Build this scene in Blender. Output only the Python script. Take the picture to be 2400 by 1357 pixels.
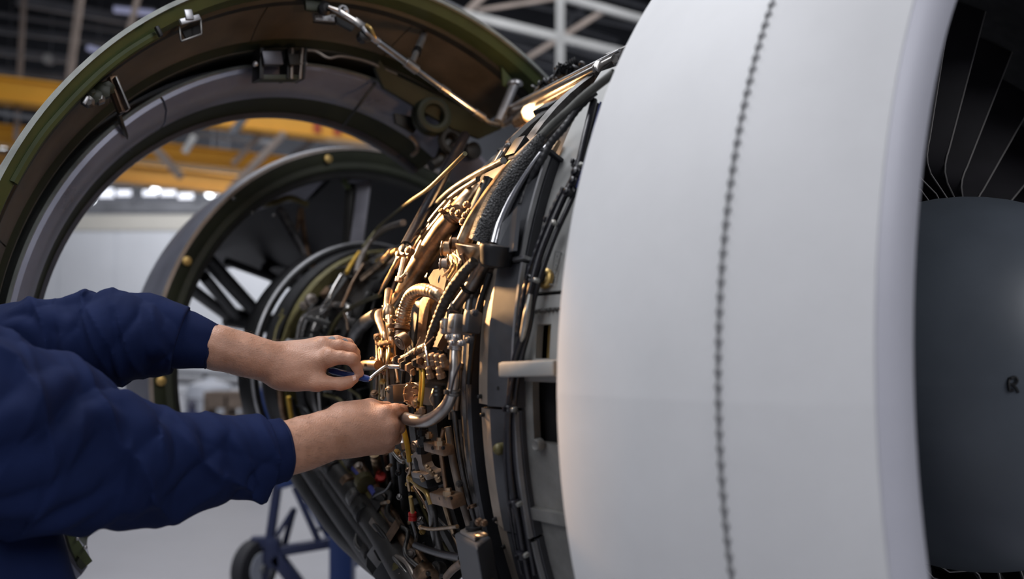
import bpy, bmesh, math, random
import numpy as np
from mathutils import Vector, Matrix
for o in list(bpy.data.objects): bpy.data.objects.remove(o)
C = bpy.context.scene.collection
PI = math.pi
rng = random.Random(7)
scene = bpy.context.scene

# ------------------------------------------------------------------ camera, world, lights, exposure
CAM_H, PITCH, FPX = 1.35, math.atan((830-678.5)/2000.0), 2000.0
cd = bpy.data.cameras.new('camera'); cam = bpy.data.objects.new('camera', cd); C.objects.link(cam)
cam.location = (0, 0, CAM_H); cam.rotation_euler = (PI/2+PITCH, 0, 0)
cd.sensor_width = 36; cd.lens = FPX/2400*36; cd.clip_start = .05; cd.clip_end = 200
cd.dof.use_dof = True; cd.dof.focus_distance = 1.45; cd.dof.aperture_fstop = 2.1
scene.camera = cam
w = bpy.data.worlds.new('world'); scene.world = w; w.use_nodes = True
w.node_tree.nodes['Background'].inputs[0].default_value = (.80, .83, 1.0, 1)
w.node_tree.nodes['Background'].inputs[1].default_value = .16
vs = scene.view_settings
vs.view_transform = 'Standard'; vs.look = 'None'; vs.gamma = 1; vs.use_curve_mapping = False
vs.exposure = 0.0

def lamp(kind, loc, power, col=(1, 1, 1), target=None, size=1., size_y=None, spot=None, blend=.5, name='lamp'):
    d = bpy.data.lights.new(name, kind); o = bpy.data.objects.new(name, d); C.objects.link(o)
    o.location = loc; d.energy = power; d.color = col
    if kind == 'AREA':
        d.size = size
        if size_y: d.shape = 'RECTANGLE'; d.size_y = size_y
    else: d.shadow_soft_size = size
    if kind == 'SPOT': d.spot_size = spot; d.spot_blend = blend
    if target is not None:
        o.rotation_euler = (Vector(target)-Vector(loc)).to_track_quat('-Z', 'Y').to_euler()
    return o
# hangar roof lights (rows of high bay lights), an added spinner fill and the mechanic's warm work lamps
lamp('AREA', (-2.6, 2.2, 7.5), 430, (.93, .95, 1), (-1.0, 1.7, 1.2), 3.5, 3.5, name='hangar_light')
lamp('AREA', (-5.5, -3.5, 6.5), 310, (.95, .96, 1), (.3, 1.0, 1.3), 4.5, 4.5, name='hangar_light')
lamp('AREA', (4.5, -3.5, 5.5), 230, (.95, .96, 1), (1.2, 1.2, 1.3), 3, 3, name='hangar_light')  # added fill from front right to lift the spinner
lamp('AREA', (-2, 14, 9.5), 700, (.95, .96, 1), (-2, 14, 0), 12, 8, name='hangar_light')
lamp('AREA', (-6, 24, 9.0), 1150, (.95, .96, 1), (-6, 30, 3), 14, 4, name='hangar_light')
WARM = (1.0, .56, .24)

# ------------------------------------------------------------------ placing things
cp, sp_ = math.cos(PITCH), math.sin(PITCH)
def ray(x, y):
    a, b = (x-1200)/FPX, (678.5-y)/FPX
    return Vector((a, cp - b*sp_, sp_ + b*cp))
def P(x, y, Y):
    d = ray(x, y); return Vector((0, 0, CAM_H)) + d*(Y/d.y)
def px2m(n, Y): return n*Y/FPX
TH = math.radians(40)
B0 = Vector((.672, 1.594, 1.305)); DV = Vector((-math.sin(TH), math.cos(TH), 0)); UV = Vector((-math.cos(TH), -math.sin(TH), 0)); ZV = Vector((0, 0, 1))
def E(s, r, phi):                         # engine point: along the axis, radius, angle from the camera side upward
    return B0 + DV*s + UV*(r*math.cos(phi)) + ZV*(r*math.sin(phi))
PROF = [(-.5, .70), (0, .775), (.1, .785), (.18, .778), (.22, .765), (.3, .745), (.4, .715), (.5, .69), (.6, .66), (.8, .58), (1.0, .50), (1.3, .42), (1.79, .40), (2.6, .40)]
def rprof(s): return float(np.interp(s, [a for a, b in PROF], [b for a, b in PROF]))
def surf(x, y, off=0.0):                  # first hit of the pixel's ray with the engine's envelope
    d = ray(x, y); o = Vector((0, 0, CAM_H)); best = None
    def g(t):
        p = o + d*t; q = p - B0; s = q.dot(DV)
        rr = math.hypot(q.dot(UV), q.z)
        return rr - (rprof(s)+off), p
    t = .75; last = None
    while t < 3.6:
        v, p = g(t)
        if best is None or v < best[0]: best = (v, p)
        if v < 0:
            lo, hi = t-.01, t
            for _ in range(12):
                m = (lo+hi)/2
                if g(m)[0] < 0: hi = m
                else: lo = m
            return g(hi)[1]
        t += .01
    return best[1]

lamp('POINT', P(1225, 322, 1.98), 1.6, WARM, size=.03, name='work_lamp_light')
lamp('SPOT', (-1.128, 2.381, 1.938), 500, WARM, (-.08, 1.52, 1.46), size=.05, spot=math.radians(21), blend=.5, name='work_lamp_light')
lamp('SPOT', (-.45, 1.70, 2.10), 70, WARM, (-.02, 1.47, 1.47), size=.04, spot=math.radians(46), blend=1.0, name='work_lamp_light')  # added warm fill for the top of the core, no lamp there
# ------------------------------------------------------------------ mesh helpers
def frame_of(t, ref=None):
    t = t.normalized()
    if ref is None: ref = Vector((0, 0, 1)) if abs(t.z) < .9 else Vector((1, 0, 0))
    a = (ref - t*ref.dot(t)).normalized()
    return a, t.cross(a)
def crom(pts, n=6):
    pts = [Vector(p) for p in pts]
    if len(pts) < 3: return pts
    out = []; q = [pts[0]*2-pts[1]] + pts + [pts[-1]*2-pts[-2]]
    for i in range(1, len(q)-2):
        for k in range(n):
            t = k/n; a, b, c, d = q[i-1], q[i], q[i+1], q[i+2]
            out.append(.5*((2*b)+(c-a)*t+(2*a-5*b+4*c-d)*t*t+(3*b-a-3*c+d)*t**3))
    out.append(pts[-1]); return out
class MB:
    def __init__(self): self.v = []; self.f = []
    def add(self, vs_, fs): n = len(self.v); self.v += [Vector(v) for v in vs_]; self.f += [tuple(i+n for i in f) for f in fs]; return self
    def tube(self, path, r, seg=10, caps=True):
        path = [Vector(p) for p in path]; n = len(path)
        rr = r if isinstance(r, (list, tuple)) else [r]*n
        if len(rr) != n: rr = list(np.interp(np.linspace(0, 1, n), np.linspace(0, 1, len(rr)), rr))
        vs_ = []; fs = []; a = None
        for i in range(n):
            t = (path[min(i+1, n-1)]-path[max(i-1, 0)])
            if t.length < 1e-9: t = Vector((0, 0, 1))
            t.normalize()
            a, b = frame_of(t, a) if a is not None and abs(a.dot(t)) < .95 else frame_of(t)
            for k in range(seg):
                an = 2*PI*k/seg; vs_.append(path[i] + (a*math.cos(an)+b*math.sin(an))*rr[i])
        for i in range(n-1):
            for k in range(seg):
                k2 = (k+1) % seg; fs.append((i*seg+k, i*seg+k2, (i+1)*seg+k2, (i+1)*seg+k))
        if caps: fs.append(tuple(range(seg-1, -1, -1))); fs.append(tuple((n-1)*seg+k for k in range(seg)))
        return self.add(vs_, fs)
    def lathe(self, p, axis, prof, seg=20, up=None):   # prof: (along, radius)
        a, b = frame_of(Vector(axis), up); ax = Vector(axis).normalized(); p = Vector(p)
        vs_ = []; fs = []; n = len(prof)
        for (h, r) in prof:
            for k in range(seg):
                an = 2*PI*k/seg; vs_.append(p+ax*h+(a*math.cos(an)+b*math.sin(an))*max(r, 1e-5))
        for i in range(n-1):
            for k in range(seg):
                k2 = (k+1) % seg; fs.append((i*seg+k, i*seg+k2, (i+1)*seg+k2, (i+1)*seg+k))
        fs.append(tuple(range(seg-1, -1, -1))); fs.append(tuple((n-1)*seg+k for k in range(seg)))
        return self.add(vs_, fs)
    def box(self, c, ex, ey, ez, bev=0.0):             # centre and three half-extent vectors
        ex, ey, ez, c = Vector(ex), Vector(ey), Vector(ez), Vector(c)
        bm = bmesh.new(); bmesh.ops.create_cube(bm, size=2)
        lx, ly, lz = ex.length, ey.length, ez.length
        for v in bm.verts: v.co = Vector((v.co.x*lx, v.co.y*ly, v.co.z*lz))
        if bev: bmesh.ops.bevel(bm, geom=bm.edges[:], offset=min(bev, .45*min(lx, ly, lz)*2), segments=2, affect='EDGES', profile=.6)
        nx, ny, nz = ex.normalized(), ey.normalized(), ez.normalized()
        bm.verts.ensure_lookup_table()
        vs_ = [c+nx*v.co.x+ny*v.co.y+nz*v.co.z for v in bm.verts]; fs = [tuple(v.index for v in f.verts) for f in bm.faces]
        if nx.cross(ny).dot(nz) < 0: fs = [f[::-1] for f in fs]
        bm.free(); return self.add(vs_, fs)
    def bar(self, p0, p1, w_, h_, up=(0, 0, 1), bev=0.0):
        p0, p1 = Vector(p0), Vector(p1); t = p1-p0; a, b = frame_of(t, Vector(up)) if abs(t.normalized().dot(Vector(up))) < .97 else frame_of(t)
        return self.box((p0+p1)/2, t/2, b*w_/2, a*h_/2, bev)
    def sphere(self, c, r, seg=12, rings=8, sc=(1, 1, 1)):
        return self.lathe(Vector(c), (0, 0, 1), [(-r*math.cos(PI*i/rings)*sc[2], r*math.sin(PI*i/rings)*sc[0]) for i in range(rings+1)], seg)
    def ring(self, c, axis, R, r, seg=32, sub=8, a0=0, a1=2*PI):
        a, b = frame_of(Vector(axis)); c = Vector(c)
        pts = [c+(a*math.cos(a0+(a1-a0)*i/seg)+b*math.sin(a0+(a1-a0)*i/seg))*R for i in range(seg+1)]
        return self.tube(pts, r, sub)
    def plate(self, pts, n):                            # polygon with thickness vector n
        pts = [Vector(p) for p in pts]; n = Vector(n); k = len(pts)
        vs_ = pts + [p+n for p in pts]
        fs = [tuple(range(k-1, -1, -1)), tuple(range(k, 2*k))] + [(i, (i+1) % k, k+(i+1) % k, k+i) for i in range(k)]
        return self.add(vs_, fs)
    def build(self, name, m, parent=None, smooth=35, mw=None, fix=True):
        me = bpy.data.meshes.new(name)
        off = root_loc(parent) if mw is None else Vector()
        me.from_pydata([tuple(v-off) for v in self.v], [], self.f)
        if fix:
            bm = bmesh.new(); bm.from_mesh(me); bmesh.ops.recalc_face_normals(bm, faces=bm.faces); bm.to_mesh(me); bm.free()
        if smooth:
            me.polygons.foreach_set('use_smooth', [True]*len(me.polygons)); me.set_sharp_from_angle(angle=math.radians(smooth))
        me.materials.append(m); me.update()
        o = bpy.data.objects.new(name, me); C.objects.link(o)
        if parent: o.parent = parent
        if mw is not None: o.matrix_local = Matrix.Translation(-root_loc(parent)) @ mw
        return o
def root_loc(o):
    v = Vector()
    while o is not None: v += o.location; o = o.parent
    return v
def inst(o, mw, parent):                                # a copy sharing the mesh, at a world matrix
    c = o.copy(); C.objects.link(c); c.parent = parent; c.matrix_local = Matrix.Translation(-root_loc(parent)) @ mw; return c
def thing(name, label, cat, loc=(0, 0, 0), group=None):
    o = bpy.data.objects.new(name, None); C.objects.link(o); o.location = loc; o.empty_display_size = .05
    o['label'] = label; o['category'] = cat
    if group: o['group'] = group
    return o
def tag(o, label=None, cat=None, group=None, kind=None):
    for k, v in (('label', label), ('category', cat), ('group', group), ('kind', kind)):
        if v: o[k] = v
    return o
def basis(p, ax, up=None):
    ax = Vector(ax).normalized(); a, b = frame_of(ax, Vector(up) if up is not None else None)
    m = Matrix((a, b, ax)).transposed().to_4x4(); m.translation = Vector(p); return m
def revolve(mb, prof, cen, uu, zz, dd, a0, a1, seg, closed=False):  # prof: (r, along)
    n = len(prof); vs_ = []; fs = []
    for i in range(seg+1):
        an = a0+(a1-a0)*i/seg
        for (r, s) in prof: vs_.append(cen+dd*s+(uu*math.cos(an)+zz*math.sin(an))*r)
    for i in range(seg):
        for k in range(n if closed else n-1):
            k2 = (k+1) % n; fs.append((i*n+k, i*n+k2, (i+1)*n+k2, (i+1)*n+k))
    if closed: fs.append(tuple(range(n))); fs.append(tuple(seg*n+k for k in range(n-1, -1, -1)))
    return mb.add(vs_, fs)
def erev(mb, prof, a0=0, a1=2*PI, seg=96, closed=False): return revolve(mb, [(r, s) for (s, r) in prof], B0, UV, ZV, DV, a0, a1, seg, closed)

# ------------------------------------------------------------------ materials
def mat(name, col, rough=.5, metal=0., var=.0, vscale=8., bump=0., bscale=60., col2=None, emit=None, spec=.5, kind='noise', stretch=None, rvar=0., sss=0., coat=0.):
    m = bpy.data.materials.new(name); m.use_nodes = True; nt = m.node_tree; b = nt.nodes['Principled BSDF']
    b.inputs['Base Color'].default_value = (*col, 1); b.inputs['Roughness'].default_value = rough; b.inputs['Metallic'].default_value = metal
    b.inputs['Specular IOR Level'].default_value = spec
    if coat: b.inputs['Coat Weight'].default_value = coat; b.inputs['Coat Roughness'].default_value = .15
    if sss:
        b.inputs['Subsurface Weight'].default_value = sss; b.inputs['Subsurface Radius'].default_value = (.008, .003, .0015); b.inputs['Subsurface Scale'].default_value = 1.0
    tc = nt.nodes.new('ShaderNodeTexCoord'); src = tc.outputs['Object']
    if stretch:
        mp = nt.nodes.new('ShaderNodeMapping'); mp.inputs['Scale'].default_value = stretch; nt.links.new(src, mp.inputs[0]); src = mp.outputs[0]
    if var or col2 or rvar:
        n = nt.nodes.new('ShaderNodeTexNoise'); n.inputs['Scale'].default_value = vscale; n.inputs['Detail'].default_value = 6; n.inputs['Roughness'].default_value = .6
        nt.links.new(src, n.inputs['Vector'])
        r = nt.nodes.new('ShaderNodeValToRGB'); r.color_ramp.elements[0].position = .34; r.color_ramp.elements[1].position = .68
        c2 = col2 if col2 else tuple(min(1, c*(1+var)) for c in col); c1 = col if col2 else tuple(c*(1-var) for c in col)
        r.color_ramp.elements[0].color = (*c1, 1); r.color_ramp.elements[1].color = (*c2, 1)
        nt.links.new(n.outputs['Fac'], r.inputs[0]); nt.links.new(r.outputs[0], b.inputs['Base Color'])
        if rvar:
            mr = nt.nodes.new('ShaderNodeMapRange'); mr.inputs[3].default_value = max(.05, rough-rvar); mr.inputs[4].default_value = min(1, rough+rvar)
            nt.links.new(n.outputs['Fac'], mr.inputs[0]); nt.links.new(mr.outputs[0], b.inputs['Roughness'])
    if bump:
        if kind == 'voronoi': t = nt.nodes.new('ShaderNodeTexVoronoi'); out = t.outputs['Distance']
        elif kind == 'wave': t = nt.nodes.new('ShaderNodeTexWave'); out = t.outputs['Fac']
        else: t = nt.nodes.new('ShaderNodeTexNoise'); t.inputs['Detail'].default_value = 5; out = t.outputs['Fac']
        t.inputs['Scale'].default_value = bscale; nt.links.new(src, t.inputs['Vector'])
        bp = nt.nodes.new('ShaderNodeBump'); bp.inputs['Strength'].default_value = bump; bp.inputs['Distance'].default_value = .004
        nt.links.new(out, bp.inputs['Height']); nt.links.new(bp.outputs[0], b.inputs['Normal'])
    if emit:
        b.inputs['Emission Color'].default_value = (*emit[:3], 1); b.inputs['Emission Strength'].default_value = emit[3]
    return m
M = dict(
    nacelle=mat('nacelle_paint', (.60, .60, .605), .58, 0, .045, 5, rvar=.05, spec=.3),
    lip=mat('lip_metal', (.47, .47, .52), .52, .1, .04, 6),
    seal=mat('dark_sealant', (.19, .19, .195), .7, 0, .3, 30),
    inlet=mat('inlet_liner', (.05, .05, .05), .6, 0, .2, 40),
    blade=mat('fan_blade_black', (.008, .007, .009), .6, 0, .3, 12, spec=.2),
    edge=mat('blade_edge_metal', (.22, .21, .20), .45, .3),
    spinner=mat('spinner_paint', (.080, .094, .112), .42, 0, .10, 6, rvar=.05),
    mark=mat('painted_mark', (.004, .004, .005), .6),
    casing=mat('engine_casing', (.035, .033, .032), .5, .5, .4, 14, .15, 50),
    black=mat('black_metal', (.012, .012, .013), .45, .3, .4, 20),
    rubber=mat('black_rubber', (.012, .012, .014), .5, 0, .3, 30, .2, 120),
    steel=mat('steel_tube', (.42, .40, .38), .30, .95, .25, 14, rvar=.12),
    dsteel=mat('dark_steel', (.16, .155, .15), .38, .85, .5, 28, .1, 80, rvar=.12),
    bronze=mat('lamp_tinted_metal', (.46, .33, .21), .33, .92, .5, 30, .06, 90, rvar=.14),  # warm lamplight on steel put into the base colour
    bronzed=mat('lamp_browned_metal', (.24, .155, .10), .40, .85, .5, 30, .12, 60, rvar=.12),  # darker steel, browned in its colour by the same lamplight
    titan=mat('titanium_sheet', (.30, .26, .23), .42, .75, .2, 10, .06, 40, rvar=.1),
    gold=mat('anodised_gold', (.50, .34, .12), .4, .7, .25, 20),
    yellow=mat('yellow_sleeve', (.52, .30, .02), .5, 0, .2, 30),
    olivepipe=mat('olive_pipe', (.10, .085, .03), .5, .3, .35, 18),
    red=mat('red_cap', (.45, .02, .015), .35, 0, .2, 40),
    hosegrey=mat('hose_grey', (.07, .07, .062), .5, .2, .3, 30),
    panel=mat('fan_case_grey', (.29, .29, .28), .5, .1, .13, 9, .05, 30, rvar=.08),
    panelw=mat('fan_case_shaded', (.17, .17, .163), .5, .25, .3, 14, .08, 30),  # case grey darkened for the shade low on the fan case
    beam=mat('beam_grey', (.055, .057, .064), .48, .35, .28, 10, .08, 40, rvar=.1),
    beamface=mat('beam_lit_brown', (.24, .20, .165), .5, .4, .25, 12, .08, 40),  # brown lightened to stand for lamplight on the beam's rear face
    cable=mat('cable_black', (.010, .010, .014), .28, 0, .3, 30, .1, 90),
    clamp=mat('cable_clamp', (.32, .32, .30), .35, .8, .3, 40),
    matte=mat('matte_bronze_paint', (.20, .14, .095), .85, 0, .25, 30, spec=.15),
    knit=mat('knit_sleeve', (.10, .10, .10), 0.42, .45, 0, 20, 1.0, 380, kind='voronoi', col2=(.02, .02, .02)),
    wrap=mat('wrapped_hose', (.028, .022, .018), .45, .1, .5, 60, .6, 200),
    green=mat('green_primer', (.048, .064, .017), .5, 0, .25, 7, .05, 30),
    greend=mat('green_primer_dark', (.018, .022, .009), .55, 0, .3, 8, .05, 30),
    skinpanel=mat('composite_bronze', (.19, .152, .112), .38, .55, .22, 10, .10, 320, rvar=.08, kind='wave'),
    cowlgrey=mat('duct_grey', (.26, .27, .34), .30, .35, .12, 8, rvar=.08),
    cowldark=mat('cowl_dark', (.018, .018, .016), .5, .1, .35, 12),
    cowledge=mat('cowl_edge', (.30, .32, .30), .45, .3, .2, 20),
    cowlout=mat('cowl_outer_paint', (.30, .30, .33), .35, 0, .1, 6),
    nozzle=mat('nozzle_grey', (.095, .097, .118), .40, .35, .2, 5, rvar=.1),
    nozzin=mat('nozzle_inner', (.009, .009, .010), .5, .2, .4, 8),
    nozzpanel=mat('nozzle_liner_lit', (.26, .26, .30), .38, .3, .2, 6),  # pale tone paints the light falling just inside the rim
    chrome=mat('bright_steel', (.62, .62, .63), .22, 1., .1, 20),
    alu=mat('aluminium', (.40, .40, .41), .38, .8, .2, 20),
    cloth=mat('navy_cotton', (.0072, .0138, .052), .85, 0, .14, 9, .15, 900, spec=.10),
    clothd=mat('navy_thread', (.009, .014, .045), .85, spec=.2),
    skin=mat('skin', (.40, .205, .128), .46, 0, .10, 34, .30, 420, col2=(.50, .275, .185), sss=.08),
    nail=mat('nail', (.62, .38, .30), .3),
    hair=mat('dark_hair', (.02, .013, .009), .6, 0, .3, 60, .5, 300),
    armhair=mat('brown_hair', (.10, .055, .03), .6),
    plaster=mat('grey_plaster', (.19, .20, .22), .8, 0, .15, 80, .3, 300),
    boot=mat('boot_leather', (.012, .011, .010), .5),
    handle=mat('blue_handle', (.012, .045, .22), .35, 0, .1, 20),
    floor=mat('hangar_floor', (.30, .30, .325), .30, 0, .10, .7, rvar=.08),
    wall=mat('hangar_wall', (.62, .64, .68), .7, 0, .05, .4),
    walltan=mat('hangar_wall_band', (.55, .53, .48), .7, 0, .05, .4),
    dark=mat('roof_dark', (.018, .020, .026), .8, 0, .3, .6),
    truss=mat('truss_white', (.46, .46, .45), .6, 0, .12, 1.5),
    trussb=mat('truss_grey', (.15, .155, .17), .6, 0, .2, 1.5),
    trusst=mat('truss_tan', (.26, .21, .18), .6, 0, .2, 1.5),
    crane=mat('crane_yellow', (.80, .37, .012), .42, 0, .08, .8),
    craneo=mat('crane_orange', (.62, .31, .06), .5, 0, .1, .8),
    cranered=mat('crane_red', (.40, .05, .01), .5),
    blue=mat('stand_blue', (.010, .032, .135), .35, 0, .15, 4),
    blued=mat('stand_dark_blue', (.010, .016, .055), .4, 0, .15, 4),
    tyre=mat('tyre', (.012, .012, .016), .7),
    white=mat('white_gloss', (.62, .65, .72), .4),
    wood=mat('crate_wood', (.20, .15, .115), .7, 0, .25, 5),
    glow=mat('lamp_glow', (1, 1, 1), .5, emit=(.9, .95, 1, 6.0)),
    skylight=mat('window_glow', (1, 1, 1), .5, emit=(.80, .84, 1, .85)),
    warmglow=mat('bulb_glow', (1, .9, .75), .4, emit=(1, .66, .33, 2.6)),
    sign=mat('blue_sign', (.05, .06, .25), .5),
)
# ================================================================== HANGAR
def struct(mb, name, m, parent=None, smooth=0):
    o = mb.build(name, m, parent, smooth)
    if parent is None: o['kind'] = 'structure'
    return o
struct(MB().box((0, 15, -.1), (24, 0, 0), (0, 26, 0), (0, 0, .1)), 'floor', M['floor'])
WY = 30.0
wallb = struct(MB().box((0, WY+.15, 3.15), (24, 0, 0), (0, .15, 0), (0, 0, 3.15)), 'wall_back', M['wall'])
for k in range(24):
    MB().box((-23+2*k, WY-.02, 2.85), (.97, 0, 0), (0, .02, 0), (0, 0, 2.83)).build('wall_panel', M['wall'], wallb, 0)
struct(MB().box((0, WY-.03, 6.0), (24, 0, 0), (0, .05, 0), (0, 0, .28)), 'trim_1', M['walltan'])
struct(MB().box((0, WY+.15, 10.6), (24, 0, 0), (0, .15, 0), (0, 0, 3.6)), 'wall_back_upper', M['dark'])
struct(MB().box((0, WY-.12, 6.50), (24, 0, 0), (0, .10, 0), (0, 0, .14)), 'trim_2', M['trussb'])
for k in range(10):
    o = tag(bpy.data.objects.new('window_%d' % (k+1), None), kind='structure'); C.objects.link(o); o.location = (-21+2.2*k, WY-.1, 7.0)
    fr = MB(); x0 = -21+2.2*k
    for sx in (-1, 1): fr.box((x0+sx*.98, WY-.1, 7.0), (.05, 0, 0), (0, .06, 0), (0, 0, .32))
    for sz in (-1, 1): fr.box((x0, WY-.1, 7.0+sz*.30), (1.0, 0, 0), (0, .06, 0), (0, 0, .045))
    fr.build('window_frame', M['trussb'], o, 0)
    for q in range(3): MB().box((x0-.63+.63*q, WY-.06, 7.0+(.05 if (k+q) % 3 else -.06)), (.26, 0, 0), (0, .02, 0), (0, 0, .16 if (k*q) % 2 else .10)).build('pane', M['skylight'], o, 0)
struct(MB().box((-20.2, 15, 7), (.2, 0, 0), (0, 15, 0), (0, 0, 7)), 'wall_left', M['wall'])
struct(MB().box((22.2, 15, 7), (.2, 0, 0), (0, 15, 0), (0, 0, 7)), 'wall_right', M['wall'])
struct(MB().box((0, 15, 14.2), (24, 0, 0), (0, 15.5, 0), (0, 0, .2)), 'ceiling', M['dark'])
tr = tag(bpy.data.objects.new('trim_3', None), kind='structure'); C.objects.link(tr); tr.location = (0, 22, 9)
TR = [(58, -40, 18, 38, 330, 18, 10, 'trusst'), (192, -30, 17, 158, 215, 17, 14, 'trusst'), (330, -30, 18, 298, 90, 18, 11, 'trusst'),
      (40, 0, 20, 330, 52, 21, 22, 'trussb'), (-20, 68, 22, 270, 102, 23, 14, 'trussb'), (-20, 118, 21, 180, 142, 22, 17, 'trussb'), (-20, 163, 22, 150, 182, 23, 15, 'trussb'),
      (-20, 262, 17.6, 110, 282, 18, 9, 'trussb'), (-20, 30, 24, 330, 80, 25, 8, 'trussb'), (-20, 350, 20, 70, 365, 20, 10, 'trussb'),
      (352, 335, 19, 425, 415, 19, 18, 'trusst'), (457, 318, 18, 432, 358, 18, 13, 'truss'), (668, 312, 19, 535, 450, 19, 15, 'trusst'), (612, 315, 20, 545, 385, 20, 10, 'trusst'),
      (582, 262, 16, 545, 312, 16, 16, 'trussb'), (740, 325, 21, 680, 372, 21, 14, 'trussb'), (395, 305, 22, 640, 336, 23, 10, 'trussb'), (320, 378, 23, 570, 404, 24, 9, 'trussb'),
      (300, 352, 24, 720, 372, 25, 7, 'trussb'), (860, 325, 20, 890, 345, 20, 20, 'trusst'),
      (985, -15, 17, 1095, 38, 17, 18, 'trussb'), (1085, 33, 17, 1480, 130, 16, 19, 'truss'), (1325, -5, 16, 1520, 50, 16, 17, 'truss'), (1140, -15, 17, 1080, 44, 17, 16, 'trusst'),
      (1120, 25, 18, 1330, -8, 18, 9, 'trusst'), (1215, 150, 18, 1425, 20, 18, 12, 'trusst'), (1313, -30, 15, 1313, 200, 15, 20, 'truss'), (1230, 8, 22, 1500, 66, 22, 9, 'trussb'),
      (1150, 82, 22, 1300, 135, 22, 10, 'trussb'), (1330, 108, 22, 1470, 152, 22, 12, 'trussb'), (1330, 58, 24, 1450, 97, 24, 8, 'trussb'), (1180, 118, 24, 1320, 160, 24, 14, 'trussb'),
      (1380, 5, 20, 1330, 55, 20, 10, 'trussb'), (1110, 60, 25, 1500, 150, 25, 8, 'trussb'), (1420, -10, 21, 1530, 20, 21, 10, 'trussb')]
for (x0, y0, Y0, x1, y1, Y1, wp, mm) in TR:
    wd = px2m(wp, (Y0+Y1)/2); MB().bar(P(x0, y0, Y0), P(x1, y1, Y1), wd*.8, wd).build('truss_member', M[mm], tr, 0)
def crane(name, label, p0, p1, h, m, extra):
    t = thing(name, label, 'crane', p0, 'yellow overhead cranes'); p0, p1 = Vector(p0), Vector(p1); d = (p1-p0).normalized()
    MB().bar(p0, p1, .35, h).build('girder', m, t, 0)
    MB().bar(p0+Vector((0, 0, h/2+.03)), p1+Vector((0, 0, h/2+.03)), .5, .06).build('top_flange', m, t, 0)
    MB().bar(p0-Vector((0, 0, h/2+.03)), p1-Vector((0, 0, h/2+.03)), .5, .06).build('bottom_flange', m, t, 0)
    for k in extra: MB().bar(p0+(p1-p0)*k+Vector((0, -.2, -.2)), p0+(p1-p0)*k+Vector((.0, -.2, .2)), .16, .16).build('end_stop', M['cranered'], t, 0)
crane('overhead_crane', 'nearest yellow overhead crane girder, highest of the three', P(-120, 198, 17.4), P(930, 322, 21), .40, M['crane'], (.80, .85))
crane('overhead_crane', 'yellow overhead crane girder below the nearest, middle of the three', P(-120, 305, 19), P(760, 402, 22), .34, M['crane'], ())
crane('overhead_crane', 'paler orange-yellow crane girder just above the bright roof windows', P(-120, 362, 22), P(700, 452, 25), .42, M['craneo'], ())
for (x, y, Y, r, lab) in [(365, 441, 27, 10, 'round floodlight under the lowest orange crane girder'), (214, 467, 28, 9, 'round floodlight beside the cowl ring above the white wall'), (492, 455, 28, 9, 'first of three floodlights near the dark nozzle'),
                     (512, 470, 28, 9, 'second of three floodlights near the dark nozzle'), (528, 456, 28, 8, 'third of three floodlights near the dark nozzle'), (5, 355, 24, 12, 'floodlight at the far edge behind the big cowl ring'), (112, 137, 20, 13, 'dim floodlight on the tan roof post')]:
    c = P(x, y, Y); rr = px2m(r, Y); t = thing('floodlight', lab, 'lamp', c, 'hangar floodlights')
    MB().lathe(c+Vector((0, .12, 0)), (0, -1, 0), [(-.1, rr*.5), (0, rr), (.1, rr*1.05)], 16).build('lamp_housing', M['trussb'], t)
    MB().tube([c+Vector((0, .12, rr*.9)), (c.x, c.y+.12, 14.02)], .012, 6).build('hanger', M['trussb'], t)
    MB().lathe(c+Vector((0, .0, 0)), (0, -1, 0), [(0, rr*.95), (.03, rr*.9)], 16).build('lens', M['glow'] if x != 112 else M['truss'], t)
for (x0, y0, x1, y1, Y, lab) in [(268, 22, 362, 32, 20, 'long fluorescent tube lamp hung under the dark roof'), (206, 112, 240, 122, 21, 'short fluorescent lamp beside the cowl rim')]:
    t = thing('tube_lamp', lab, 'lamp', P(x0, y0, Y)); MB().bar(P(x0, y0, Y), P(x1, y1, Y), .1, .12).build('diffuser', mat('tube_lamp_glow', (.3, .3, .4), emit=(.55, .58, .9, .30)), t, 0)
    MB().bar(P(x0, y0, Y)+Vector((0, 0, .09)), P(x1, y1, Y)+Vector((0, 0, .09)), .16, .05).build('lamp_housing', M['trussb'], t, 0)

# ---- things on the far floor
c = P(448, 985, 13.0); c.z = 0
t = thing('drum', 'white rounded tank behind the crouching blue figure', 'tank', c)
MB().lathe(c+Vector((0, .75, 0)), (0, 0, 1), [(.06, .30), (.10, .36), (.72, .36), (.86, .32), (.92, .16)], 28).build('tank_shell', M['white'], t)
for a in (0, 1): MB().ring(c+Vector((0, .75, .3+.35*a)), (0, 0, 1), .365, .012, 32, 6).build('hoop', M['alu'], t)
MB().lathe(c+Vector((0, .75, .9)), (0, 0, 1), [(0, .10), (.05, .10), (.06, .07)], 16).build('lid', M['white'], t)
MB().lathe(c+Vector((0, .75, 0)), (0, 0, 1), [(0, .31), (.06, .31)], 24).build('foot_ring', M['trussb'], t)
c = P(540, 985, 12.6); c.z = 0
t = thing('tool_rack', 'brown open rack with dark bays near the exhaust ring', 'rack', c)
for sx in (-.30, 0, .30): MB().box(c+Vector((sx, 0, .40)), (.025, 0, 0), (0, .22, 0), (0, 0, .40), .005).build('side_panel', M['wood'], t, 0)
for z in (.05, .42, .78): MB().box(c+Vector((0, 0, z)), (.32, 0, 0), (0, .23, 0), (0, 0, .03), .005).build('shelf', M['wood'], t, 0)
MB().box(c+Vector((0, -.2, .66)), (.30, 0, 0), (0, .02, 0), (0, 0, .09), .005).build('fascia', M['wood'], t, 0)
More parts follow.
